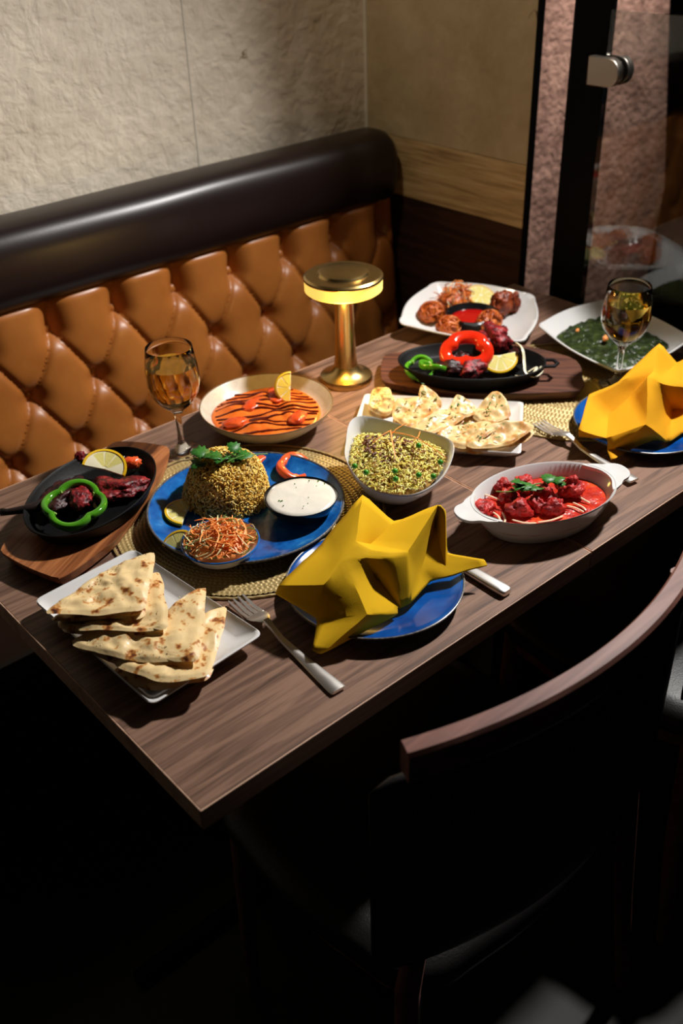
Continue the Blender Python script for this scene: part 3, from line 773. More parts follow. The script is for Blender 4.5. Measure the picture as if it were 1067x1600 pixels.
# ------------------------------------------------------------------ napkins (folded cloth facets, built where they stand)
def napkin(label, mat, V, F, group=None):
    c = Vector((sum(p[0] for p in V.values()) / len(V), sum(p[1] for p in V.values()) / len(V), T))
    t = thing('napkin', label, 'napkin', tuple(c))
    keys = list(V); idx = {k: i for i, k in enumerate(keys)}
    bm = bmesh.new(); vs = [bm.verts.new(Vector(V[k]) - c) for k in keys]
    for f in F:
        try: bm.faces.new([vs[idx[q]] for q in f.split()])
        except ValueError: pass
    bmesh.ops.triangulate(bm, faces=[f for f in bm.faces if len(f.verts) > 4])
    bmesh.ops.recalc_face_normals(bm, faces=bm.faces)
    bmesh.ops.subdivide_edges(bm, edges=bm.edges, cuts=4, use_grid_fill=True)
    for _ in range(1): bmesh.ops.smooth_vert(bm, verts=bm.verts, factor=0.35, use_axis_x=True, use_axis_y=True, use_axis_z=True)
    for v in bm.verts:
        v.co += Vector((nz(v.co.x + 3, v.co.y, v.co.z, 38), nz(v.co.x, v.co.y + 7, v.co.z, 38), nz(v.co.x, v.co.y, v.co.z + 5, 38))) * 0.0012
    me = bpy.data.meshes.new('folded_cloth'); bm.to_mesh(me); bm.free()
    me.shade_smooth(); me.set_sharp_from_angle(angle=math.radians(33))
    o = link('folded_cloth', me, mat, t)
    s = o.modifiers.new('solid', 'SOLIDIFY'); s.thickness = 0.0016; s.offset = 0
    return t


V1 = dict(A=(0.3852, 0.1861, 0.8580), U=(0.3122, 0.1844, 0.8160), F=(0.2318, 0.1693, 0.8040), F2=(0.2295, 0.1723, 0.7940), G=(0.2456, 0.1142, 0.7800), S=(0.2607, 0.1168, 0.8200), E1=(0.2966, 0.1293, 0.8340), E2=(0.3226, 0.1312, 0.8430), E3=(0.3320, 0.1116, 0.8360),
          E4=(0.3477, 0.0990, 0.8300), D=(0.3703, 0.0913, 0.8260), L1=(0.2960, 0.1231, 0.8330), L2=(0.3195, 0.1092, 0.8330), L3=(0.3436, 0.0946, 0.8280), L4=(0.3669, 0.0896, 0.8230), W=(0.3545, 0.1419, 0.8160), B=(0.4045, 0.1507, 0.8220), C=(0.4476, 0.1159, 0.8460),
          C2=(0.4484, 0.1057, 0.8420), Cm=(0.4492, 0.1230, 0.8180), P=(0.3925, 0.0931, 0.7840), M2=(0.3519, 0.0706, 0.7660), N=(0.4235, 0.0796, 0.7800), T0=(0.4352, 0.0900, 0.7900), O=(0.4655, 0.0538, 0.7860), O2=(0.4647, 0.0474, 0.7800), Q=(0.4234, 0.0674, 0.7740), Q2=(0.4006, 0.0822, 0.7700),
          K=(0.2811, 0.0668, 0.7940), N1=(0.3331, 0.1102, 0.8000), I=(0.3366, 0.0735, 0.7680), M=(0.3403, 0.0718, 0.7650), H=(0.2151, 0.0874, 0.7680), H2=(0.2191, 0.0796, 0.7630), J=(0.3334, 0.0701, 0.7640), J2=(0.2864, 0.0749, 0.7630))
F1 = ['A U E1 E2', 'U F S E1', 'F F2 G S', 'A E2 W B', 'B W D C', 'W E2 E3', 'W E3 E4 D', 'S E1 L1', 'E1 E2 L2 L1', 'E2 E3 L2', 'E3 E4 L3 L2', 'E4 D L4 L3', 'S L1 K G', 'L1 L2 N1 K', 'N1 I K',
      'L2 L3 M N1', 'L3 L4 M', 'N1 M I', 'D C Cm P', 'D P M2 L4', 'L4 M2 M', 'C C2 N Cm', 'Cm N P', 'C2 T0 N', 'T0 O N', 'O O2 Q N', 'N Q Q2 P', 'P Q2 M2', 'G K H2 H', 'K I J', 'K J J2 H2']
napkin('yellow cotton napkin folded into points, standing on the blue plate near the front edge', M['napkin'], V1, F1)
V2 = dict(A=(1.0180, 0.1846, 0.8580), B=(1.0315, 0.1576, 0.8250), C=(1.0499, 0.1358, 0.8480), D=(0.9957, 0.1054, 0.8200), E=(0.9556, 0.1502, 0.8400), W=(0.9730, 0.1431, 0.8300), Fa=(0.8745, 0.2083, 0.8100), F=(0.7945, 0.1658, 0.7940), F2=(0.8097, 0.1737, 0.7740),
          G=(0.8239, 0.1340, 0.7800), H=(0.8170, 0.1270, 0.7660), H2=(0.8039, 0.1078, 0.7620), K=(0.8498, 0.0872, 0.8120), I=(0.8979, 0.0759, 0.7675), J=(0.9087, 0.0968, 0.7635), L=(0.9362, 0.0783, 0.7645), S=(0.8806, 0.1712, 0.7840), R=(0.9210, 0.1615, 0.8080), R2=(0.9193, 0.1382, 0.8480),
          Q=(0.9412, 0.1257, 0.8320), U=(0.9135, 0.1854, 0.8240), P=(0.9711, 0.0787, 0.7950), D2=(0.9890, 0.1049, 0.8160), X=(0.9851, 0.1260, 0.7720), Z=(0.9907, 0.0992, 0.7800), N=(1.0716, 0.1111, 0.7800), O=(1.0959, 0.0948, 0.7840), O2=(1.0809, 0.0829, 0.7800), C2=(1.0512, 0.1273, 0.8460), J2=(0.8610, 0.1058, 0.7635), Y=(0.8604, 0.1492, 0.7660))
F2_ = ['A U R R2 E', 'U Fa S R', 'Fa F F2 G S', 'A E W B', 'B W D C', 'E R2 Q W', 'W Q D2 D', 'Q X Z D2', 'X I L Z', 'D C P Z', 'D D2 Z', 'Z P L', 'C C2 N P', 'N O O2 P', 'P O2 L',
       'S R K', 'R R2 K', 'R2 Q X K', 'X I K', 'G S K', 'G K J2 H2 H', 'K I J J2', 'Y H2 J2 J']
napkin('golden cotton napkin folded into points, standing before the right wine glass', M['napkin2'], V2, F2_)


# ------------------------------------------------------------------ naan
def slab(mb, corners, th, r=0.012, amp=0.003, freq=55, seed=0.0, n=72, edge=0.6, lift=0.0, wave=0.0):
    C3 = [Vector(c) for c in corners]; cen = sum(C3, Vector()) / len(C3)
    out = arc_resample(rounded(C3, r, 6, 8, 0.001), n)
    out = [p + (p - cen).normalized() * 0.003 * nz(p.x + seed, p.y, seed, 40) for p in out]
    K = 14; rings = []
    zf = lambda q: wave * math.sin(q.x * 60 + seed) * math.cos(q.y * 45 + seed * 2)
    for k in range(K + 1):
        s = 0.05 + 0.95 * k / K; ring = []
        for p in out:
            q = cen + (p - cen) * s
            ring.append((q.x, q.y, q.z + lift + zf(q) - th * 0.5 * math.sqrt(max(0, 1 - s ** 8))))
        rings.append(ring)
    for k in range(K, -1, -1):
        s = 0.05 + 0.95 * k / K; ring = []
        for p in out:
            q = cen + (p - cen) * (s * .998)
            puff = (1 + edge * max(0, (s - .72) / .28) * (1 if s < .96 else .5))
            b = max(-0.3, nz(q.x + seed, q.y - seed, seed * 3, freq)) + 0.5 * nz(q.x, q.y, seed + 9, freq * 2.3)
            ring.append((q.x, q.y, q.z + lift + zf(q) + th * 0.5 * math.sqrt(max(0, 1 - s ** 10)) * puff + amp * b * (1 - s ** 12)))
        rings.append(ring)
    mb.loft(rings, True, True)
    return mb


def seeds_on(parent, corners, count, mat, name, size, zoff):
    C3 = [Vector(c) for c in corners]; mb = MB()
    for _ in range(count):
        i = random.randrange(1, len(C3) - 1); a, b = random.random(), random.random()
        if a + b > 1: a, b = 1 - a, 1 - b
        p = C3[0] + (C3[i] - C3[0]) * a + (C3[i + 1] - C3[0]) * b
        p = p + (sum(C3, Vector()) / len(C3) - p) * 0.12; p.z += zoff
        ang = rnd(0, PI); L_, W_ = size * rnd(.8, 1.3), size * rnd(.4, .6)
        d = Vector((math.cos(ang), math.sin(ang), rnd(-.2, .2))) * L_; e = Vector((-math.sin(ang), math.cos(ang), 0)) * W_; u = Vector((0, 0, W_))
        mb.add([p + d, p - d, p + e, p - e, p + u, p - u], [(0, 2, 4), (2, 1, 4), (1, 3, 4), (3, 0, 4), (2, 0, 5), (1, 2, 5), (3, 1, 5), (0, 3, 5)])
    return stuff(obj(name, mb, mat, parent, smooth=0))


def naan(label, upper, lower, th, seed, mat, nseed=60, name='folded_naan', group=None, amp=.005, wave=.0025):
    c = sum((Vector(p) for p in upper), Vector()) / len(upper); c.z = min(p[2] for p in lower) - th
    loc = lambda P: [Vector(p) - c for p in P]
    t = thing(name, label, 'bread', tuple(c), group=group)
    mb = MB(); slab(mb, loc(upper), th, seed=seed, amp=amp, wave=wave); obj('upper_layer', mb, mat, t, smooth=180)
    mb = MB(); slab(mb, loc(lower), th * .9, seed=seed + 4, amp=amp, wave=wave); obj('lower_layer', mb, mat, t, smooth=180)
    if nseed: seeds_on(t, loc(upper), nseed, M['seed'], 'sesame_seeds', .0011, th * .62)
    return t


G4 = 'folded naan breads on the rectangular plate'
naan('folded naan at the bottom of the stack, with a curled lip, beside the fork', [(0.0291, 0.2102, 0.7800), (0.0482, 0.1503, 0.7860), (0.0988, 0.1168, 0.7800), (0.1912, 0.2131, 0.7760), (0.1179, 0.2073, 0.7800)], [(0.0281, 0.2121, 0.7680), (0.0452, 0.1559, 0.7700), (0.0998, 0.1251, 0.7680), (0.1893, 0.2186, 0.7660), (0.1044, 0.2162, 0.7680)], .0060, 1.3, M['naan'], 40)
naan('folded naan third from the top, its long tip pointing left', [(0.0077, 0.2579, 0.7940), (0.0259, 0.2612, 0.7960), (0.0746, 0.2226, 0.7960), (0.1823, 0.2411, 0.7920), (0.0971, 0.1337, 0.7920), (0.0361, 0.2026, 0.7900)], [(0.0101, 0.2593, 0.7860), (0.0715, 0.2189, 0.7860), (0.1795, 0.2443, 0.7820), (0.0958, 0.1387, 0.7820), (0.0384, 0.2014, 0.7800)], .0060, 2.9, M['naan'], 70)
naan('folded naan second from the top, lying half under the topmost', [(0.0123, 0.2914, 0.8060), (0.1515, 0.2942, 0.8040), (0.0976, 0.1894, 0.8040), (0.0074, 0.2718, 0.8060)], [(0.0134, 0.2914, 0.7960), (0.1459, 0.2930, 0.7960), (0.0940, 0.1908, 0.7960), (0.0101, 0.2733, 0.7960)], .0060, 4.1, M['naan'], 45)
naan('topmost folded naan with charred blisters and an oily sheen', [(-0.0041, 0.2897, 0.8220), (0.0972, 0.3168, 0.8200), (0.1591, 0.3111, 0.8180), (0.0859, 0.2200, 0.8180)], [(-0.0009, 0.2880, 0.8120), (0.1520, 0.3077, 0.8100), (0.0832, 0.2205, 0.8100)], .0060, 6.6, M['naan'], 70)


def garlic(label, pts, seed, th=.006, tip=None):
    m_ = sum((Vector(p) for p in pts), Vector()) / len(pts)
    pts = [(m_.x + (p[0] - m_.x) * 1.16, m_.y + (p[1] - m_.y) * 1.16, p[2]) for p in pts]
    t = naan(label, pts, [(p[0], p[1], p[2] - .008) for p in pts], th, seed, M['naan2'], 0, 'garlic_naan', None, .0045, .003)
    c = Vector(t.location)
    loc = [Vector(p) - c for p in pts]
    mb = MB()
    C = sum(loc, Vector()) / len(loc)
    for _ in range(16):
        i = random.randrange(len(loc)); p = C.lerp(loc[i], rnd(.05, .75)).lerp(loc[(i + 1) % len(loc)], rnd(0, .4)); p.z += th * .62 + .0025
        a = rnd(0, PI); d = Vector((math.cos(a), math.sin(a), rnd(-.3, .3))) * rnd(.0018, .004); e = Vector((-d.y, d.x, 0)) * .35
        mb.add([p - d, p + e, p + d, p - e + Vector((0, 0, .0004))], [(0, 1, 2), (0, 2, 3)])
    stuff(obj('herb_flecks', mb, M['herb'], t, smooth=0))
    return t


garlic('garlic naan piece rolled up at the left end of its plate', [(0.6377, 0.4491, 0.7800), (0.6757, 0.4793, 0.7940), (0.6863, 0.4575, 0.7980), (0.6633, 0.4131, 0.7840), (0.6447, 0.4227, 0.7760)], 1.0)
garlic('garlic naan piece with a browned blister, next to the rolled one', [(0.6480, 0.4030, 0.7800), (0.6751, 0.4224, 0.7920), (0.7022, 0.4024, 0.7940), (0.7060, 0.3654, 0.7860), (0.6445, 0.3654, 0.7780)], 2.0)
garlic('garlic naan piece standing with its corner pointing up, behind the others', [(0.6983, 0.4026, 0.7840), (0.7190, 0.4151, 0.8060), (0.7233, 0.4108, 0.8060), (0.7233, 0.3738, 0.7900), (0.7059, 0.3762, 0.7820)], 3.0)
garlic('garlic naan piece lying in the middle of its plate, thick with herbs', [(0.6368, 0.3577, 0.7840), (0.7118, 0.3490, 0.7900), (0.7158, 0.3203, 0.7860), (0.6441, 0.3267, 0.7780)], 4.0)
garlic('garlic naan piece with a small browned peak, right of the upright corner', [(0.7034, 0.3436, 0.7840), (0.7373, 0.3571, 0.8000), (0.7416, 0.3529, 0.8000), (0.7491, 0.3227, 0.7860), (0.7210, 0.3169, 0.7820)], 5.0)
garlic('garlic naan piece propped up at the back right of its plate', [(0.7345, 0.3187, 0.7840), (0.7773, 0.3186, 0.8040), (0.7855, 0.3074, 0.8040), (0.7689, 0.2736, 0.7860), (0.7381, 0.2849, 0.7800)], 6.0)
garlic('flat pale garlic naan piece in front, next to the rice bowl', [(0.6494, 0.3105, 0.7780), (0.6809, 0.3142, 0.7840), (0.7271, 0.2809, 0.7880), (0.7188, 0.2606, 0.7860), (0.6664, 0.2664, 0.7760)], 7.0)
garlic('long garlic naan piece whose tip overhangs the right edge of its plate', [(0.6709, 0.2732, 0.7780), (0.7054, 0.2743, 0.7880), (0.7377, 0.2550, 0.7940), (0.7649, 0.2263, 0.7860), (0.7223, 0.2280, 0.7780), (0.6715, 0.2557, 0.7740)], 8.0)

# ------------------------------------------------------------------ rice
def grain(mb, p, d, up, L, W, tint):
    d = d.normalized(); e = d.cross(up); e = e.normalized() if e.length > 1e-4 else d.orthogonal().normalized(); f = e.cross(d)
    vs = [p - d * L]
    for s in (-.45, .45):
        q = p + d * (L * s) + f * (0.12 * L)
        vs += [q + e * W, q + f * W, q - e * W, q - f * W]
    vs.append(p + d * L)
    n = len(mb.v)
    mb.add(vs, [(0, 2, 1), (0, 3, 2), (0, 4, 3), (0, 1, 4), (1, 2, 6, 5), (2, 3, 7, 6), (3, 4, 8, 7), (4, 1, 5, 8), (5, 6, 9), (6, 7, 9), (7, 8, 9), (8, 5, 9)])
    if mb.c is None: mb.c = []
    mb.c += [tint] * 10


def grains(surf, count, L, W, tints, proud=.0006):
    mb = MB(); mb.c = []
    for _ in range(count):
        p, n = surf()
        v = Vector((rnd(-1, 1), rnd(-1, 1), rnd(-1, 1))); d = v - n * v.dot(n) * rnd(.45, 1.0)
        grain(mb, p + n * rnd(-.0006, proud + .0012), d, n, L * rnd(.75, 1.15), W * rnd(.85, 1.15), tints())
    return mb


RM = (0.343, 0.425, T + 0.0102)
rice = thing('rice_mound', 'molded mound of golden biryani rice topped with coriander on the blue plate', 'rice', RM)
MP = [(0.060, 0.0), (0.0585, 0.012), (0.054, 0.028), (0.048, 0.044), (0.042, 0.054), (0.034, 0.060), (0.020, 0.063), (0.003, 0.064)]
wob = lambda a, z: 1 + .03 * math.sin(3 * a + z * 60) + .02 * math.sin(5 * a + 1)
obj('core', MB().lathe([(r - .002, z - .0015 if z > .01 else z) for r, z in MP], 40, rmod=wob), M['ricebase'], rice, smooth=180)


def mound_pt():
    a = rnd(0, 2 * PI)
    while True:
        k = random.randrange(len(MP) - 1); t = random.random()
        r0, z0 = MP[k]; r1, z1 = MP[k + 1]; r = r0 + (r1 - r0) * t; z = z0 + (z1 - z0) * t
        if random.random() < r / .060 * math.hypot(r1 - r0, z1 - z0) / .0172: break
    n = Vector((math.cos(a) * (z1 - z0), math.sin(a) * (z1 - z0), r0 - r1)).normalized()
    r *= wob(a, z)
    return Vector((r * math.cos(a), r * math.sin(a), z)), n


stuff(obj('rice_grains', grains(mound_pt, 4200, .0036, .00085, lambda: min(1, max(0, random.gauss(.62, .24))), .0012), M['rice'], rice, smooth=180))

pul = thing('pulao_rice', 'yellow pulao rice with peas and fried onion heaped in the white raised-corner bowl', 'rice', tuple(RBc))


def pul_h(x, y, s):
    return .0475 + .020 * (1 - s ** 1.8) + 0.004 * nz(x, y, 1, 40)


ro = [Vector((p.x, p.y, 0)) for p in rbo]
rings = []
for k in range(12):
    s = 1 - k / 12; rings.append([((p.x - .0) * s * .84, p.y * s * .84, pul_h(p.x * s, p.y * s, s) - .002 - (.004 if k == 0 else 0)) for p in ro])
obj('core', MB().loft(rings, False, True), M['ricebase'], pul, smooth=180)


def pul_pt():
    p = random.choice(ro); s = math.sqrt(random.random()); x, y = p.x * s * .86, p.y * s * .86
    e = .004; h = lambda a, b: pul_h(a, b, s)
    gx = (nz(x + e, y, 1, 40) - nz(x - e, y, 1, 40)) * .004 / (2 * e) + x * -.0  ; gy = (nz(x, y + e, 1, 40) - nz(x, y - e, 1, 40)) * .004 / (2 * e)
    return Vector((x, y, pul_h(x, y, s))), Vector((-gx + x * 5, -gy + y * 5, 1)).normalized()


def pul_t():
    return rnd(.0, .3) if random.random() < .26 else min(1, max(.3, random.gauss(.68, .18)))


stuff(obj('rice_grains', grains(pul_pt, 2600, .0044, .00085, pul_t, .0016), M['pulao'], pul, smooth=180))
mb = MB()
for _ in range(150):
    p, n = pul_pt(); p = Vector((p.x * .55 + .004, p.y * .55 + .012, 0)); p.z = pul_h(p.x, p.y, math.hypot(p.x, p.y) / .085) + rnd(.0, .003); sz = rnd(.0012, .0030)
    lump(mb, p, (sz * rnd(.8, 1.6), sz, sz * .8), random.random() * 50, .4, 1.5, 1, .2)
stuff(obj('fried_onion_crumbs', mb, M['crumb'], pul, smooth=0))
pea = MB()
bmt = bmesh.new(); bmesh.ops.create_icosphere(bmt, subdivisions=2, radius=.0042)
pea.add([v.co[:] for v in bmt.verts], [[v.index for v in f.verts] for f in bmt.faces]); bmt.free()
pea_me = pea.mesh('pea', 180)
for q in ((0.5145, 0.2173, 0.8140), (0.4866, 0.2330, 0.8130), (0.5298, 0.2046, 0.8110), (0.4963, 0.2443, 0.8160), (0.5558, 0.2587, 0.8260), (0.5596, 0.2201, 0.8140), (0.4695, 0.2962, 0.8130), (0.4683, 0.2716, 0.8140)):
    link('pea', pea_me, M['pea'], pul, loc=tuple(Vector(q) - RBc))


def shred(pts, w, th, mat, parent, name='carrot_shred', n=5):
    P = catmull(pts, n, False)
    return obj(name, MB().tube(P, [w * (.4 if i in (0, len(P) - 1) else 1) for i in range(len(P))], 6, flat=th / w), mat, parent, smooth=60)


for a, b, c in (((0.5506, 0.3150, 0.8280), (0.5598, 0.2677, 0.8330), (0.5733, 0.2211, 0.8140)), ((0.5533, 0.3125, 0.8300), (0.5312, 0.2856, 0.8310), (0.5123, 0.2596, 0.8230)), ((0.5782, 0.3043, 0.8350), (0.5586, 0.3050, 0.8330), (0.5481, 0.3045, 0.8290)), ((0.5197, 0.3139, 0.8220), (0.5372, 0.3127, 0.8280), (0.5546, 0.3113, 0.8300)), ((0.5533, 0.2738, 0.8270), (0.5661, 0.2715, 0.8290), (0.5842, 0.2844, 0.8270))):
    shred([Vector(q) - RBc for q in (a, b, c)], .0014, .0007, M['carrot'], pul)

# ------------------------------------------------------------------ carrot salad
sal = thing('carrot_salad', 'heap of orange carrot and pale cabbage shreds in the small blue-rimmed bowl', 'salad', (0.252, 0.313, T + 0.0115))
obj('salad_core', MB().lathe([(.034, .010), (.038, .016), (.032, .024), (.02, .030), (.003, .034)], 32, rmod=lambda a, z: 1 + .06 * math.sin(4 * a + 90 * z)), M['carrot'], sal, smooth=180)
for k in range(170):
    a = rnd(0, 2 * PI); r = .043 * math.sqrt(random.random()); d = rnd(0, 2 * PI); L = rnd(.010, .022)
    z = .040 - .018 * (r / .042) ** 2 + rnd(-.003, .006)
    p = Vector((r * math.cos(a), r * math.sin(a), z)); t = Vector((math.cos(d), math.sin(d), rnd(-.35, .35))) * L
    q = Vector((-math.sin(d), math.cos(d), 0)) * rnd(-.007, .007) + Vector((0, 0, rnd(.0, .004)))
    ends = []
    for e in (p - t, p + q, p + t):
        rr = math.hypot(e.x, e.y)
        if rr > .047: e = Vector((e.x * .047 / rr, e.y * .047 / rr, max(e.z, .029)))
        ends.append(e)
    u = random.random()
    shred(ends, rnd(.0009, .0014), .0007, M['carrot'] if u < .66 else M['cabbage'] if u < .92 else M['cucumber'], sal, 'carrot_shred' if u < .66 else 'cabbage_shred' if u < .92 else 'cucumber_shred', 3)


# ------------------------------------------------------------------ herb sprigs
def leaf_mesh(size, seed=0.0):
    half = [(0, 0), (.10, .10), (.38, .16), (.30, .30), (.50, .40), (.36, .50), (.44, .66), (.24, .70), (.20, .88), (.06, .92), (0, 1.02)]
    out = [(x, y) for x, y in half] + [(-x, y) for x, y in half[-2:0:-1]]
    mid = [(0, y) for y in (.15, .4, .65, .85)]
    vs = []; z = lambda x, y: size * (.30 * abs(x) ** 1.2 - .25 * (y - .4) ** 2 + .06 * nz(x * 3 + seed, y * 3))
    for x, y in out: vs.append((x * size, y * size, z(x, y)))
    cx = len(vs); vs.append((0, .45 * size, z(0, .45)))
    n = len(out)
    m = MB().add([(x * 1.25, y * 1.25, z_ * 1.25) for x, y, z_ in vs], [(cx, i, (i + 1) % n) for i in range(n)])
    return m


def sprig(label, stem, leaves, cat='herb', rad=.0009):
    c = Vector(stem[0]); t = thing('coriander_sprig', label, cat, tuple(c))
    if len(stem) > 1: obj('stem', MB().tube(catmull([Vector(p) - c for p in stem], 5, False), rad, 6), M['stem'], t)
    for i, (p, rz, tilt, size) in enumerate(leaves):
        o = obj('leaf', leaf_mesh(size, i * 1.7), M['herb'], t, smooth=180, loc=tuple(Vector(p) - c), rot=(tilt, rnd(-.25, .25), rz))
        s = o.modifiers.new('solid', 'SOLIDIFY'); s.thickness = .0005
    return t


sprig('coriander sprig with broad leaves lying on top of the rice mound', [(0.3948, 0.3940, 0.8220), (0.3596, 0.4022, 0.8300), (0.3355, 0.4065, 0.8280)],
      [((0.3387, 0.4153, 0.8290), .9, .2, .026), ((0.3415, 0.4222, 0.8290), 2.2, .25, .024), ((0.3390, 0.4008, 0.8290), -.9, -.1, .026), ((0.3480, 0.4087, 0.8290), -2.2, .1, .022), ((0.3581, 0.4086, 0.8320), .2, .6, .018)])
sprig('smaller coriander sprig at the left of the rice mound top', [(0.3455, 0.4354, 0.8280), (0.3303, 0.4404, 0.8260), (0.3193, 0.4411, 0.8200)],
      [((0.3307, 0.4377, 0.8270), .8, .3, .024), ((0.3231, 0.4399, 0.8230), 1.7, .0, .022), ((0.3130, 0.4421, 0.8160), 2.6, -.5, .018)])


# ------------------------------------------------------------------ citrus, peppers, tomatoes
def lemon(label, loc, rot, r=.026, th=.0045, a0=0.0, a1=2 * PI, flesh='flesh', nseg=9, bend=0.0, cat='lemon', name='lemon_slice'):
    t = thing(name, label, cat, loc, rot)
    full = a1 - a0 > 6.2; N = max(16, int(40 * (a1 - a0) / (2 * PI)))

    def P(rad, a, z):
        x, y = rad * math.cos(a), rad * math.sin(a)
        if bend: z = z + bend * x * x
        return (x, y, z)
    def band(r0, r1, z0, z1, A0, A1, n, name, mat):
        rings = []
        for i in range(n + (0 if (full and A1 - A0 > 6.2) else 1)):
            a = A0 + (A1 - A0) * i / n
            rings.append([P(r0, a, z0), P(r1, a, z0 + (z1 - z0) * .12), P(r1, a, z1 - (z1 - z0) * .12), P(r0, a, z1)])
        if full and A1 - A0 > 6.2:
            rings.append(rings[0]); mb = MB().loft(rings, False, False)
        else: mb = MB().loft(rings, True, True)
        return obj(name, mb, mat, t, smooth=40)
    band(r * .90, r, -th / 2, th / 2, a0, a1, N, 'rind', M['rind'])
    band(r * .02, r * .90, -th * .44, th * .44, a0, a1, N, 'pith', M['pith'])
    k = max(2, round(nseg * (a1 - a0) / (2 * PI)))
    for i in range(k):
        b0 = a0 + (a1 - a0) * (i + .07) / k; b1 = a0 + (a1 - a0) * (i + .93) / k
        band(r * .13, r * .84, -th * .5, th * .5, b0, b1, 5, 'segment', M[flesh])
    return t


def pepper_ring(label, loc, rot, r, mat, lobes=4, h=.012, th=.0032, depth=.16, phase=0.0, name='pepper_ring', sx=1.0, a1=2 * PI, curl=0.0):
    t = thing(name, label, 'pepper', loc, rot)
    n = 96; closed = a1 > 6.2
    pts = []
    for i in range(n if closed else n + 1):
        a = a1 * i / n
        c = abs(math.cos(lobes * (a - phase) / 2)) ** .55
        rr = r * (1 - depth * 1.6 * (1 - c)) * (1 + .05 * math.sin(2 * a + 1))
        pts.append(Vector((rr * math.cos(a) * sx, rr * math.sin(a), .002 * math.sin(3 * a) + curl * i / n)))
    mb = MB(); rings = []
    m = len(pts)
    for i in range(m):
        if closed: tn = (pts[(i + 1) % m] - pts[i - 1]).normalized()
        else: tn = (pts[min(i + 1, m - 1)] - pts[max(i - 1, 0)]).normalized()
        o = Vector((tn.y, -tn.x, 0)).normalized(); up = Vector((0, 0, 1)); ring = []
        for k in range(12):
            q = 2 * PI * k / 12; ca, sa = math.cos(q), math.sin(q)
            ring.append(pts[i] + o * math.copysign(abs(ca) ** .75, ca) * th * (1 if ca > 0 else 1.25) + up * math.copysign(abs(sa) ** .6, sa) * h / 2)
        rings.append(ring)
    if closed: rings.append(rings[0]); mb.loft(rings, False, False)
    else: mb.loft(rings, True, True)
    obj('flesh_wall', mb, mat, t, smooth=70)
    # pale inner membrane ribs
    for k in range(lobes):
        a = phase + PI / lobes + 2 * PI * k / lobes
        if a < a1:
            rr = r * (1 - depth * 1.6) * .93
            obj('rib', MB().tube([(rr * math.cos(a) * sx, rr * math.sin(a), -h * .32), (rr * .93 * math.cos(a) * sx, rr * .93 * math.sin(a), 0), (rr * math.cos(a) * sx, rr * math.sin(a), h * .32)], [.0014, .0022, .0014], 8), M['peppale'] if mat is M['pepg'] else mat, t)
    return t


def food_lump(name, label, loc, rad, mat, rz=0.0, seed=1.0, amp=.28, freq=1.6, cat='meat', fine=.22, tilt=0.0, sub=4):
    mb = lump(MB(), (0, 0, rad[2] * .9), rad, seed, amp, freq, sub, fine)
    o = obj(name, mb, mat, smooth=180, loc=loc, rot=(tilt, 0, rz))
    return tag(o, label, cat)


# on the blue plate
lemon('lemon half-slice lying flat at the left of the blue plate, touching the rice', (0.272, 0.424, T + .0165), (math.radians(8), 0, math.radians(35)), .030, .005, 0, PI * 1.05)
lemon('lemon half-slice leaning against the carrot salad bowl', (0.214, 0.352, T + .021), (math.radians(38), 0, math.radians(-62)), .026, .005, 0, PI)
pepper_ring('orange-red tomato-like pepper loop at the back of the blue plate, behind the raita bowl', (0.4554, 0.4112, 0.7660), (math.radians(14), 0, .5), .0255, M['tomato'], 3, .012, .0055, .08, .4)
pepper_ring('curved orange-red pepper strip between the rice mound and the pepper loop', (0.4299, 0.4306, 0.7640), (math.radians(5), 0, .9), .032, M['tomato'], 2, .013, .0065, .06, .4, 'pepper_strip', 1.0, 2.0)

# ------------------------------------------------------------------ butter curry
CBL = (0.521, 0.563, T)
cur = thing('butter_curry', 'orange butter curry striped with dark sauce in the cream bowl', 'curry', CBL)
rings = []
CH = []
random.seed(5)
for k in range(7):
    CH.append((rnd(-.05, .05), rnd(-.05, .05), rnd(.016, .024), rnd(.006, .011)))
CH += [(-.030, .035, .026, .011), (.035, -.02, .020, .010), (-.035, -.03, .022, .009), (0.0, .02, .026, .010)]


def cur_h(x, y):
    return .0262 + max([0] + [h * math.exp(-((x - a) ** 2 + (y - b) ** 2) / (r * r)) for a, b, r, h in CH]) + .0008 * nz(x, y, 2, 90)


for k in range(26):
    s = 1 - k / 26; rings.append([(.088 * s * (1 + .03 * math.sin(3 * a)) * math.cos(a), .088 * s * (1 + .03 * math.sin(3 * a)) * math.sin(a), (cur_h(.084 * s * math.cos(a), .084 * s * math.sin(a)) if k else .0235)) for a in [2 * PI * i / 96 for i in range(96)]])
obj('gravy', MB().loft(rings, False, True), M['curry'], cur, smooth=180)
# dark sauce zig-zag stripes running across the gravy
ang = math.radians(-33)
for k in range(11):
    off = -.066 + .0132 * k; half = math.sqrt(max(0, .082 ** 2 - off ** 2)); P = []
    for i in range(25):
        s = -half + 2 * half * i / 24; o2 = off + .0035 * math.sin(s * 45 + k * 1.7)
        x, y = s * math.cos(ang) - o2 * math.sin(ang), s * math.sin(ang) + o2 * math.cos(ang)
        P.append((x, y, cur_h(x, y) + .0007))
    obj('sauce_stripe', MB().tube(P, [rnd(.0019, .0030) for _ in P], 6, flat=.5, up=(0, 0, 1)), M['sauce'], cur)
for (px, py, pz), r, rz in (((0.5136, 0.5900, 0.7825), (.026, .014, .006), .3), ((0.4579, 0.5610, 0.7825), (.022, .013, .006), -.4), ((0.5387, 0.5072, 0.7815), (.021, .013, .006), .5), ((0.5588, 0.5893, 0.7825), (.028, .014, .006), .9)):
    obj('chicken_piece', lump(MB(), (0, 0, 0), r, px * 40, .25, 1.8), M['curry2'], cur, smooth=180, loc=(px - CBL[0], py - CBL[1], pz - T), rot=(0, 0, rz))
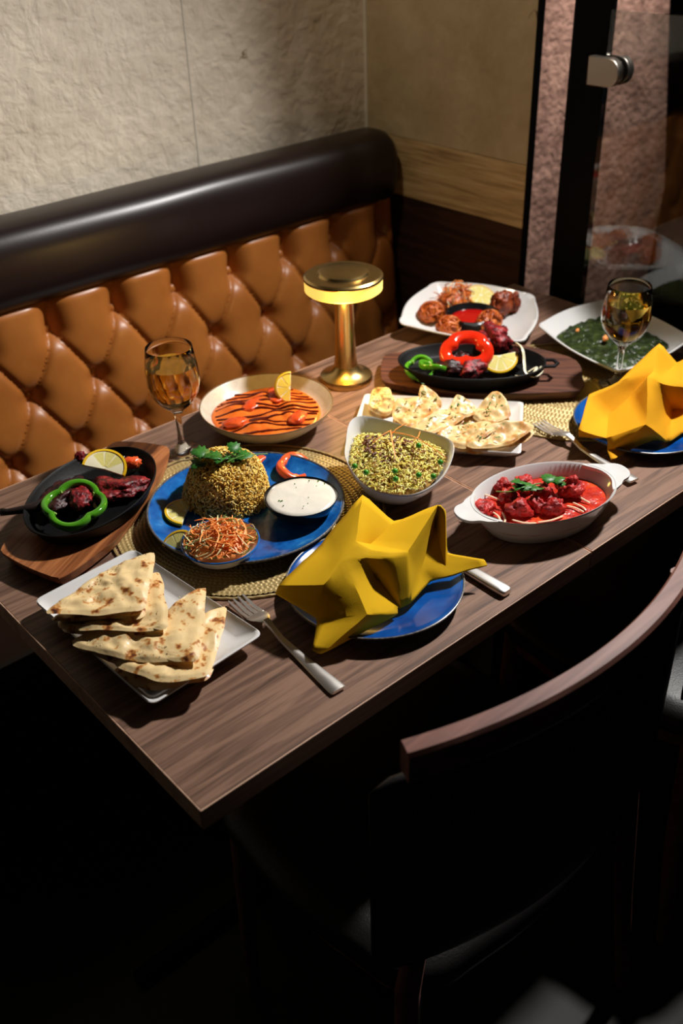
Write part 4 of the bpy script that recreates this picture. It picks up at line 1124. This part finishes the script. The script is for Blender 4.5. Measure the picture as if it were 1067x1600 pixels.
lemon('yellow lemon wedge standing upright in the butter curry', (0.5769, 0.5723, 0.7960), facing((-.30, -.80, .50), math.radians(-14)), .026, .010, PI * .5, PI * 1.5, 'flesh2', 9, name='lemon_wedge')

# ------------------------------------------------------------------ tikka masala in the oval dish
KL = Vector((0.626, 0.092, T)); KR = math.radians(-18)
tm = thing('tikka_masala', 'red tikka masala with cream streaks in the white oval dish', 'curry', tuple(KL), KR)
Rk = Matrix.Rotation(-KR, 3, 'Z')
kl = lambda p: Rk @ (Vector(p) - KL)
rings = []
e = ellipse(KA * .905, KB * .905, 0, 84)
kh = lambda x, y: .0265 + .002 * nz(x, y, 5, 55)
for k in range(18):
    s = 1 - k / 18; rings.append([(p.x * s, p.y * s, kh(p.x * s, p.y * s) - (.004 if k == 0 else 0)) for p in e])
obj('gravy', MB().loft(rings, False, True), M['masala'], tm, smooth=180)
for q, r, rz in (((0.5491, 0.1337, 0.7810), (.019, .014, .010), .2), ((0.5979, 0.1258, 0.7840), (.013, .012, .011), .8), ((0.5837, 0.0982, 0.7840), (.017, .014, .013), -.3), ((0.6320, 0.1312, 0.7860), (.016, .013, .012), .5), ((0.6354, 0.0984, 0.7860), (.016, .012, .012), 1.2), ((0.6205, 0.0689, 0.7830), (.015, .012, .011), .1), ((0.6676, 0.0806, 0.7870), (.017, .014, .014), -.7), ((0.6084, 0.0892, 0.7820), (.013, .012, .011), 1.9), ((0.6120, 0.1504, 0.7830), (.012, .010, .009), .2)):
    p = kl(q); obj('chicken_piece', lump(MB(), (0, 0, 0), r, q[0] * 37, .55, 1.5, 4, .22), M['tikka'], tm, smooth=180, loc=tuple(p), rot=(0, 0, rz))
for pts in (((0.5787, 0.1683, 0.7792), (0.5846, 0.1504, 0.7796), (0.5875, 0.1300, 0.7795)), ((0.5616, 0.1668, 0.7792), (0.5658, 0.1509, 0.7796), (0.5694, 0.1312, 0.7800)), ((0.5680, 0.1131, 0.7790), (0.5569, 0.0991, 0.7788), (0.5464, 0.0933, 0.7785)), ((0.5832, 0.0660, 0.7785), (0.5986, 0.0573, 0.7785), (0.6185, 0.0521, 0.7788)), ((0.6518, 0.0622, 0.7800), (0.6532, 0.0474, 0.7792), (0.6503, 0.0400, 0.7790)), ((0.6395, 0.0633, 0.7800), (0.6443, 0.0511, 0.7795), (0.6448, 0.0389, 0.7790)), ((0.5566, 0.1200, 0.7810), (0.5557, 0.1103, 0.7800), (0.5502, 0.1010, 0.7790)), ((0.5635, 0.0927, 0.7788), (0.5700, 0.0765, 0.7786), (0.5808, 0.0662, 0.7785)), ((0.6681, 0.0663, 0.7810), (0.6678, 0.0533, 0.7800), (0.6683, 0.0462, 0.7790))):
    obj('cream_streak', MB().tube(catmull([kl(p) for p in pts], 5, False), [.0006] + [.0015] * 9 + [.0006], 6, flat=.6, up=(0, 0, 1)), M['cream'], tm)
sprig('coriander sprig with long stem lying on the red tikka masala', [(0.5794, 0.1355, 0.7960), (0.5897, 0.1168, 0.8000), (0.6090, 0.1091, 0.8030), (0.6292, 0.1007, 0.8030)],
      [((0.6016, 0.1030, 0.8030), -1.6, -.2, .026), ((0.5962, 0.1060, 0.8020), -1.2, .1, .020), ((0.6127, 0.1122, 0.8030), .9, .3, .018), ((0.6072, 0.1153, 0.8030), 1.9, .2, .016), ((0.6347, 0.0931, 0.8030), -.9, .2, .018), ((0.6420, 0.0860, 0.8020), -1.2, .1, .018), ((0.6469, 0.0789, 0.8000), -.6, .0, .013)])

# ------------------------------------------------------------------ left pan: lamb chops, green pepper ring
ZL = .0285
food_lump('lamb_chop', 'charred dark red lamb chop under the green pepper ring', (0.1530, 0.5457, 0.7800), (.042, .024, .013), M['char'], .5, 2.0, .4)
cb1 = tag(obj('chop_bone', MB().tube([(0.1460, 0.5379, 0.7900), (0.1219, 0.5352, 0.7960), (0.0953, 0.5415, 0.7970), (0.0772, 0.5546, 0.7950), (0.0709, 0.5607, 0.7950)], [.010, .0085, .0055, .0045, .0055], 10), M['bone'], smooth=180), 'charred rib bone poking out over the left rim of the iron pan', 'bone')
food_lump('lamb_chop', 'bright crimson lamb chop lying below the lemon slice', (0.2168, 0.5112, 0.7810), (.038, .026, .011), M['tandoori'], -.5, 3.3, .5)
food_lump('meat_piece', 'small crimson meat piece at the back of the left iron pan', (0.2181, 0.6115, 0.7840), (.009, .008, .012), M['tandoori'], .2, 5.1, .3)
food_lump('meat_piece', 'maroon meat piece inside the green pepper ring', (0.1677, 0.5207, 0.7840), (.026, .017, .012), M['tandoori'], 1.0, 6.4, .4)
pepper_ring('green bell pepper ring lying across the chops in the left iron pan', (0.1490, 0.5026, 0.7990), (math.radians(9), math.radians(-4), math.radians(20)), .041, M['pepg'], 4, .011, .0042, .11, .5, sx=1.0)
lemon('lemon slice standing curled on the crimson chop in the left iron pan', (0.2243, 0.5512, 0.8000), facing((-.30, -.50, .80), math.radians(-25)), .031, .006, -.1, PI * 1.05, bend=7.0)
food_lump('tomato_piece', 'orange-red tomato piece at the right end of the left iron pan', (0.2670, 0.5537, 0.7840), (.015, .009, .009), M['tomato'], -.5, 1.0, .15, cat='tomato')
for k, (q, L_, rz) in enumerate((((0.2623, 0.5737, 0.7860), .014, .2), ((0.2712, 0.5777, 0.7860), .012, .9), ((0.2579, 0.5806, 0.7860), .012, 1.6), ((0.1494, 0.4757, 0.7840), .013, .4), ((0.1785, 0.4972, 0.7860), .013, 1.2), ((0.1363, 0.4779, 0.7840), .014, 2.4), ((0.1632, 0.4814, 0.7840), .011, .8))):
    o = tag(obj('onion_sliver', MB().tube(catmull([(-L_, 0, 0), (0, L_ * .3, .002), (L_, 0, 0)], 6, False), [.0006, .0015, .002, .0022, .0024, .0025, .0025, .0024, .0022, .002, .0018, .0015, .0008][:13], 6, flat=.5), M['onion'], smooth=60, loc=q, rot=(0, 0, rz)), 'pale onion sliver in the left iron pan, ' + ('behind the tomato piece', 'behind the lemon slice, near the far rim', 'right behind the lemon slice', 'near the pepper ring front', 'between the crimson chop and the pepper ring', 'nearest the front rim', 'under the right side of the pepper ring')[k], 'onion', 'onion slivers in the left pan')

# ------------------------------------------------------------------ right pan
pepper_ring('green pepper ring at the left end of the right iron pan, paler inside', (0.7897, 0.4864, 0.7870), (math.radians(14), math.radians(-10), .2), .026, M['pepg'], 3, .010, .0032, .12, .3)
pepper_ring('dark green pepper ring overlapping the other at the left end of the right pan', (0.8051, 0.4671, 0.7930), (math.radians(16), math.radians(10), 1.4), .025, M['pepg'], 3, .010, .0032, .12, .9)
pepper_ring('red bell pepper ring propped upright facing the table front in the right pan', (0.8573, 0.4450, 0.8100), facing((-.42, -.36, .83), 0.0), .031, M['pepr'], 3, .020, .0095, .15, math.radians(90), sx=1.16)
lemon('lemon half-slice leaning on the right pan beside the red pepper ring', (0.8922, 0.4030, 0.8040), facing((-.45, -.45, .77), math.radians(10)), .032, .006, PI * .95, PI * 2.02)
for q, r, s, lab, mt in (((0.9446, 0.4591, 0.7880), (.034, .026, .020), 1.1, 'rough crimson minced kebab behind the lemon in the right pan', 'tandoori'), ((0.8180, 0.4421, 0.7830), (.026, .017, .012), 2.2, 'charred dark red meat piece before the red pepper ring', 'char'), ((0.8407, 0.4153, 0.7820), (.025, .019, .013), 3.3, 'purple-red meat piece at the front middle of the right pan', 'tandoori'), ((0.8515, 0.4545, 0.7840), (.024, .016, .012), 6.0, 'blackened meat piece tucked under the red pepper ring', 'char'), ((0.9208, 0.3895, 0.7860), (.016, .012, .014), 4.4, 'dark meat piece right of the lemon in the right pan', 'char')):
    food_lump('kebab' if s == 1.1 else 'meat_piece', lab, q, r, M[mt], s, s, .45)
on = tag(obj('onion_strip', MB().tube(catmull([(0.9302, 0.4001, 0.8160), (0.9199, 0.3775, 0.8160), (0.9075, 0.3618, 0.8020), (0.8938, 0.3466, 0.7920), (0.8990, 0.3356, 0.7870), (0.9148, 0.3339, 0.7880), (0.9319, 0.3428, 0.7920)], 6, False), [.002] + [.0042] * 35 + [.002], 8, flat=.45), M['onion'], smooth=70), 'pale curled onion strip hanging at the right end of the right pan', 'onion')
on = tag(obj('onion_strip', MB().tube(catmull([(0.9059, 0.3521, 0.7860), (0.9281, 0.3515, 0.7880), (0.9043, 0.3400, 0.7860)], 6, False), .0026, 8, flat=.5), M['onion'], smooth=70), 'thin pale onion loop at the right end of the right pan', 'onion')
for q, rz, w_ in (((0.8809, 0.3633, 0.7790), .3, 'below the lemon'), ((0.8556, 0.3719, 0.7790), 1.1, 'nearest the front middle'), ((0.8956, 0.3594, 0.7800), 2.0, 'nearest the curled strip')):
    tag(obj('onion_sliver', MB().tube([(-.008, 0, 0), (0, .0025, .001), (.008, 0, 0)], [.0008, .0022, .0008], 6, flat=.5), M['onion'], smooth=60, loc=q, rot=(0, 0, rz)), 'small pale onion sliver in the right pan, ' + w_, 'onion', 'onion slivers in the right pan')

# ------------------------------------------------------------------ bhajis
def bhaji(name, label, loc, r, seed, mat, strands=46):
    t = thing(name, label, 'fritter', loc)
    obj('batter', lump(MB(), (0, 0, r[2] * .9), r, seed, .3, 1.8, 4, .14), mat, t, smooth=180)
    rs = random.Random(seed); mb = MB()
    for _ in range(strands):
        a, b = rs.uniform(0, 2 * PI), rs.uniform(-.3, 1.0); c = math.sqrt(max(0, 1 - b * b)); n = Vector((c * math.cos(a), c * math.sin(a), b))
        tg = Vector((rs.uniform(-1, 1), rs.uniform(-1, 1), rs.uniform(-1, 1))); tg = (tg - n * tg.dot(n)).normalized()
        P = []
        for s in (-1, -.5, 0, .5, 1):
            d = (n + tg * s * .55).normalized(); k = 1.02 + .10 * math.cos(s * 1.5)
            P.append((d.x * r[0] * k, d.y * r[1] * k, r[2] * .9 + d.z * r[2] * k))
        mb.tube(P, [.0008, .0018, .0021, .0018, .0008], 5)
    stuff(obj('onion_strands', mb, mat, t, smooth=180))
    return t


bhaji('onion_bhaji', 'browned onion bhaji at the left corner of the square plate', (0.9954, 0.6606, 0.7585), (.024, .022, .019), 1, M['bhaji'])
bhaji('onion_bhaji', 'round onion bhaji at the front left of the chilli sauce bowl', (0.9739, 0.5963, 0.7585), (.023, .020, .017), 2, M['bhaji'])
bhaji('onion_bhaji', 'onion bhaji at the front right of the chilli sauce bowl, behind the kebab', (1.0405, 0.5539, 0.7585), (.023, .020, .019), 3, M['bhaji'])
bhaji('pakora', 'dark crusty pakora right of the chilli sauce bowl', (1.1104, 0.5847, 0.7595), (.024, .019, .024), 4, M['pakora'], 30)
bhaji('pakora', 'small dark pakora piece at the right, behind the larger one', (1.1331, 0.5751, 0.7595), (.012, .012, .022), 5, M['pakora'], 16)
gs_ = thing('garnish_shreds', 'pile of fried onion and carrot shreds at the back of the square plate', 'garnish', (1.0755, 0.6718, 0.7580))
obj('shred_core', lump(MB(), (0, 0, .020), (.040, .026, .020), 7.7, .3), M['bhaji'], gs_, smooth=180)
rs = random.Random(8)
for k in range(90):
    a, r = rs.uniform(0, 2 * PI), math.sqrt(rs.random()); p = Vector((.044 * r * math.cos(a), .030 * r * math.sin(a), .040 - .026 * r * r + rs.uniform(-.002, .008)))
    d = Vector((rs.uniform(-1, 1), rs.uniform(-1, 1), rs.uniform(-.6, .9))).normalized() * rs.uniform(.009, .018); q = Vector((rs.uniform(-1, 1), rs.uniform(-1, 1), rs.uniform(0, 1))) * .008
    u = rs.random()
    shred([p - d, p + q, p + d], .0013, .0007, M['carrot'] if u < .45 else M['onion'] if u < .7 else M['bhaji'], gs_, 'carrot_shred' if u < .45 else 'onion_shred', 3)
lemon('lemon slice lying behind the garnish at the back of the square plate', (1.1174, 0.6452, 0.7800), (math.radians(22), math.radians(10), math.radians(-40)), .028, .005, 0, PI * 2)

# ------------------------------------------------------------------ spinach dish garnish
for q, s in (((1.1185, 0.3499, 0.7780), .010), ((1.1150, 0.4088, 0.7770), .006)):
    food_lump('carrot_piece', 'orange carrot sliver on the spinach %s' % ('beside the wine glass stem' if s > .008 else 'at its left edge'), q, (s, s * .5, s * .45), M['carrot'], .4, s * 100, .2, cat='carrot')
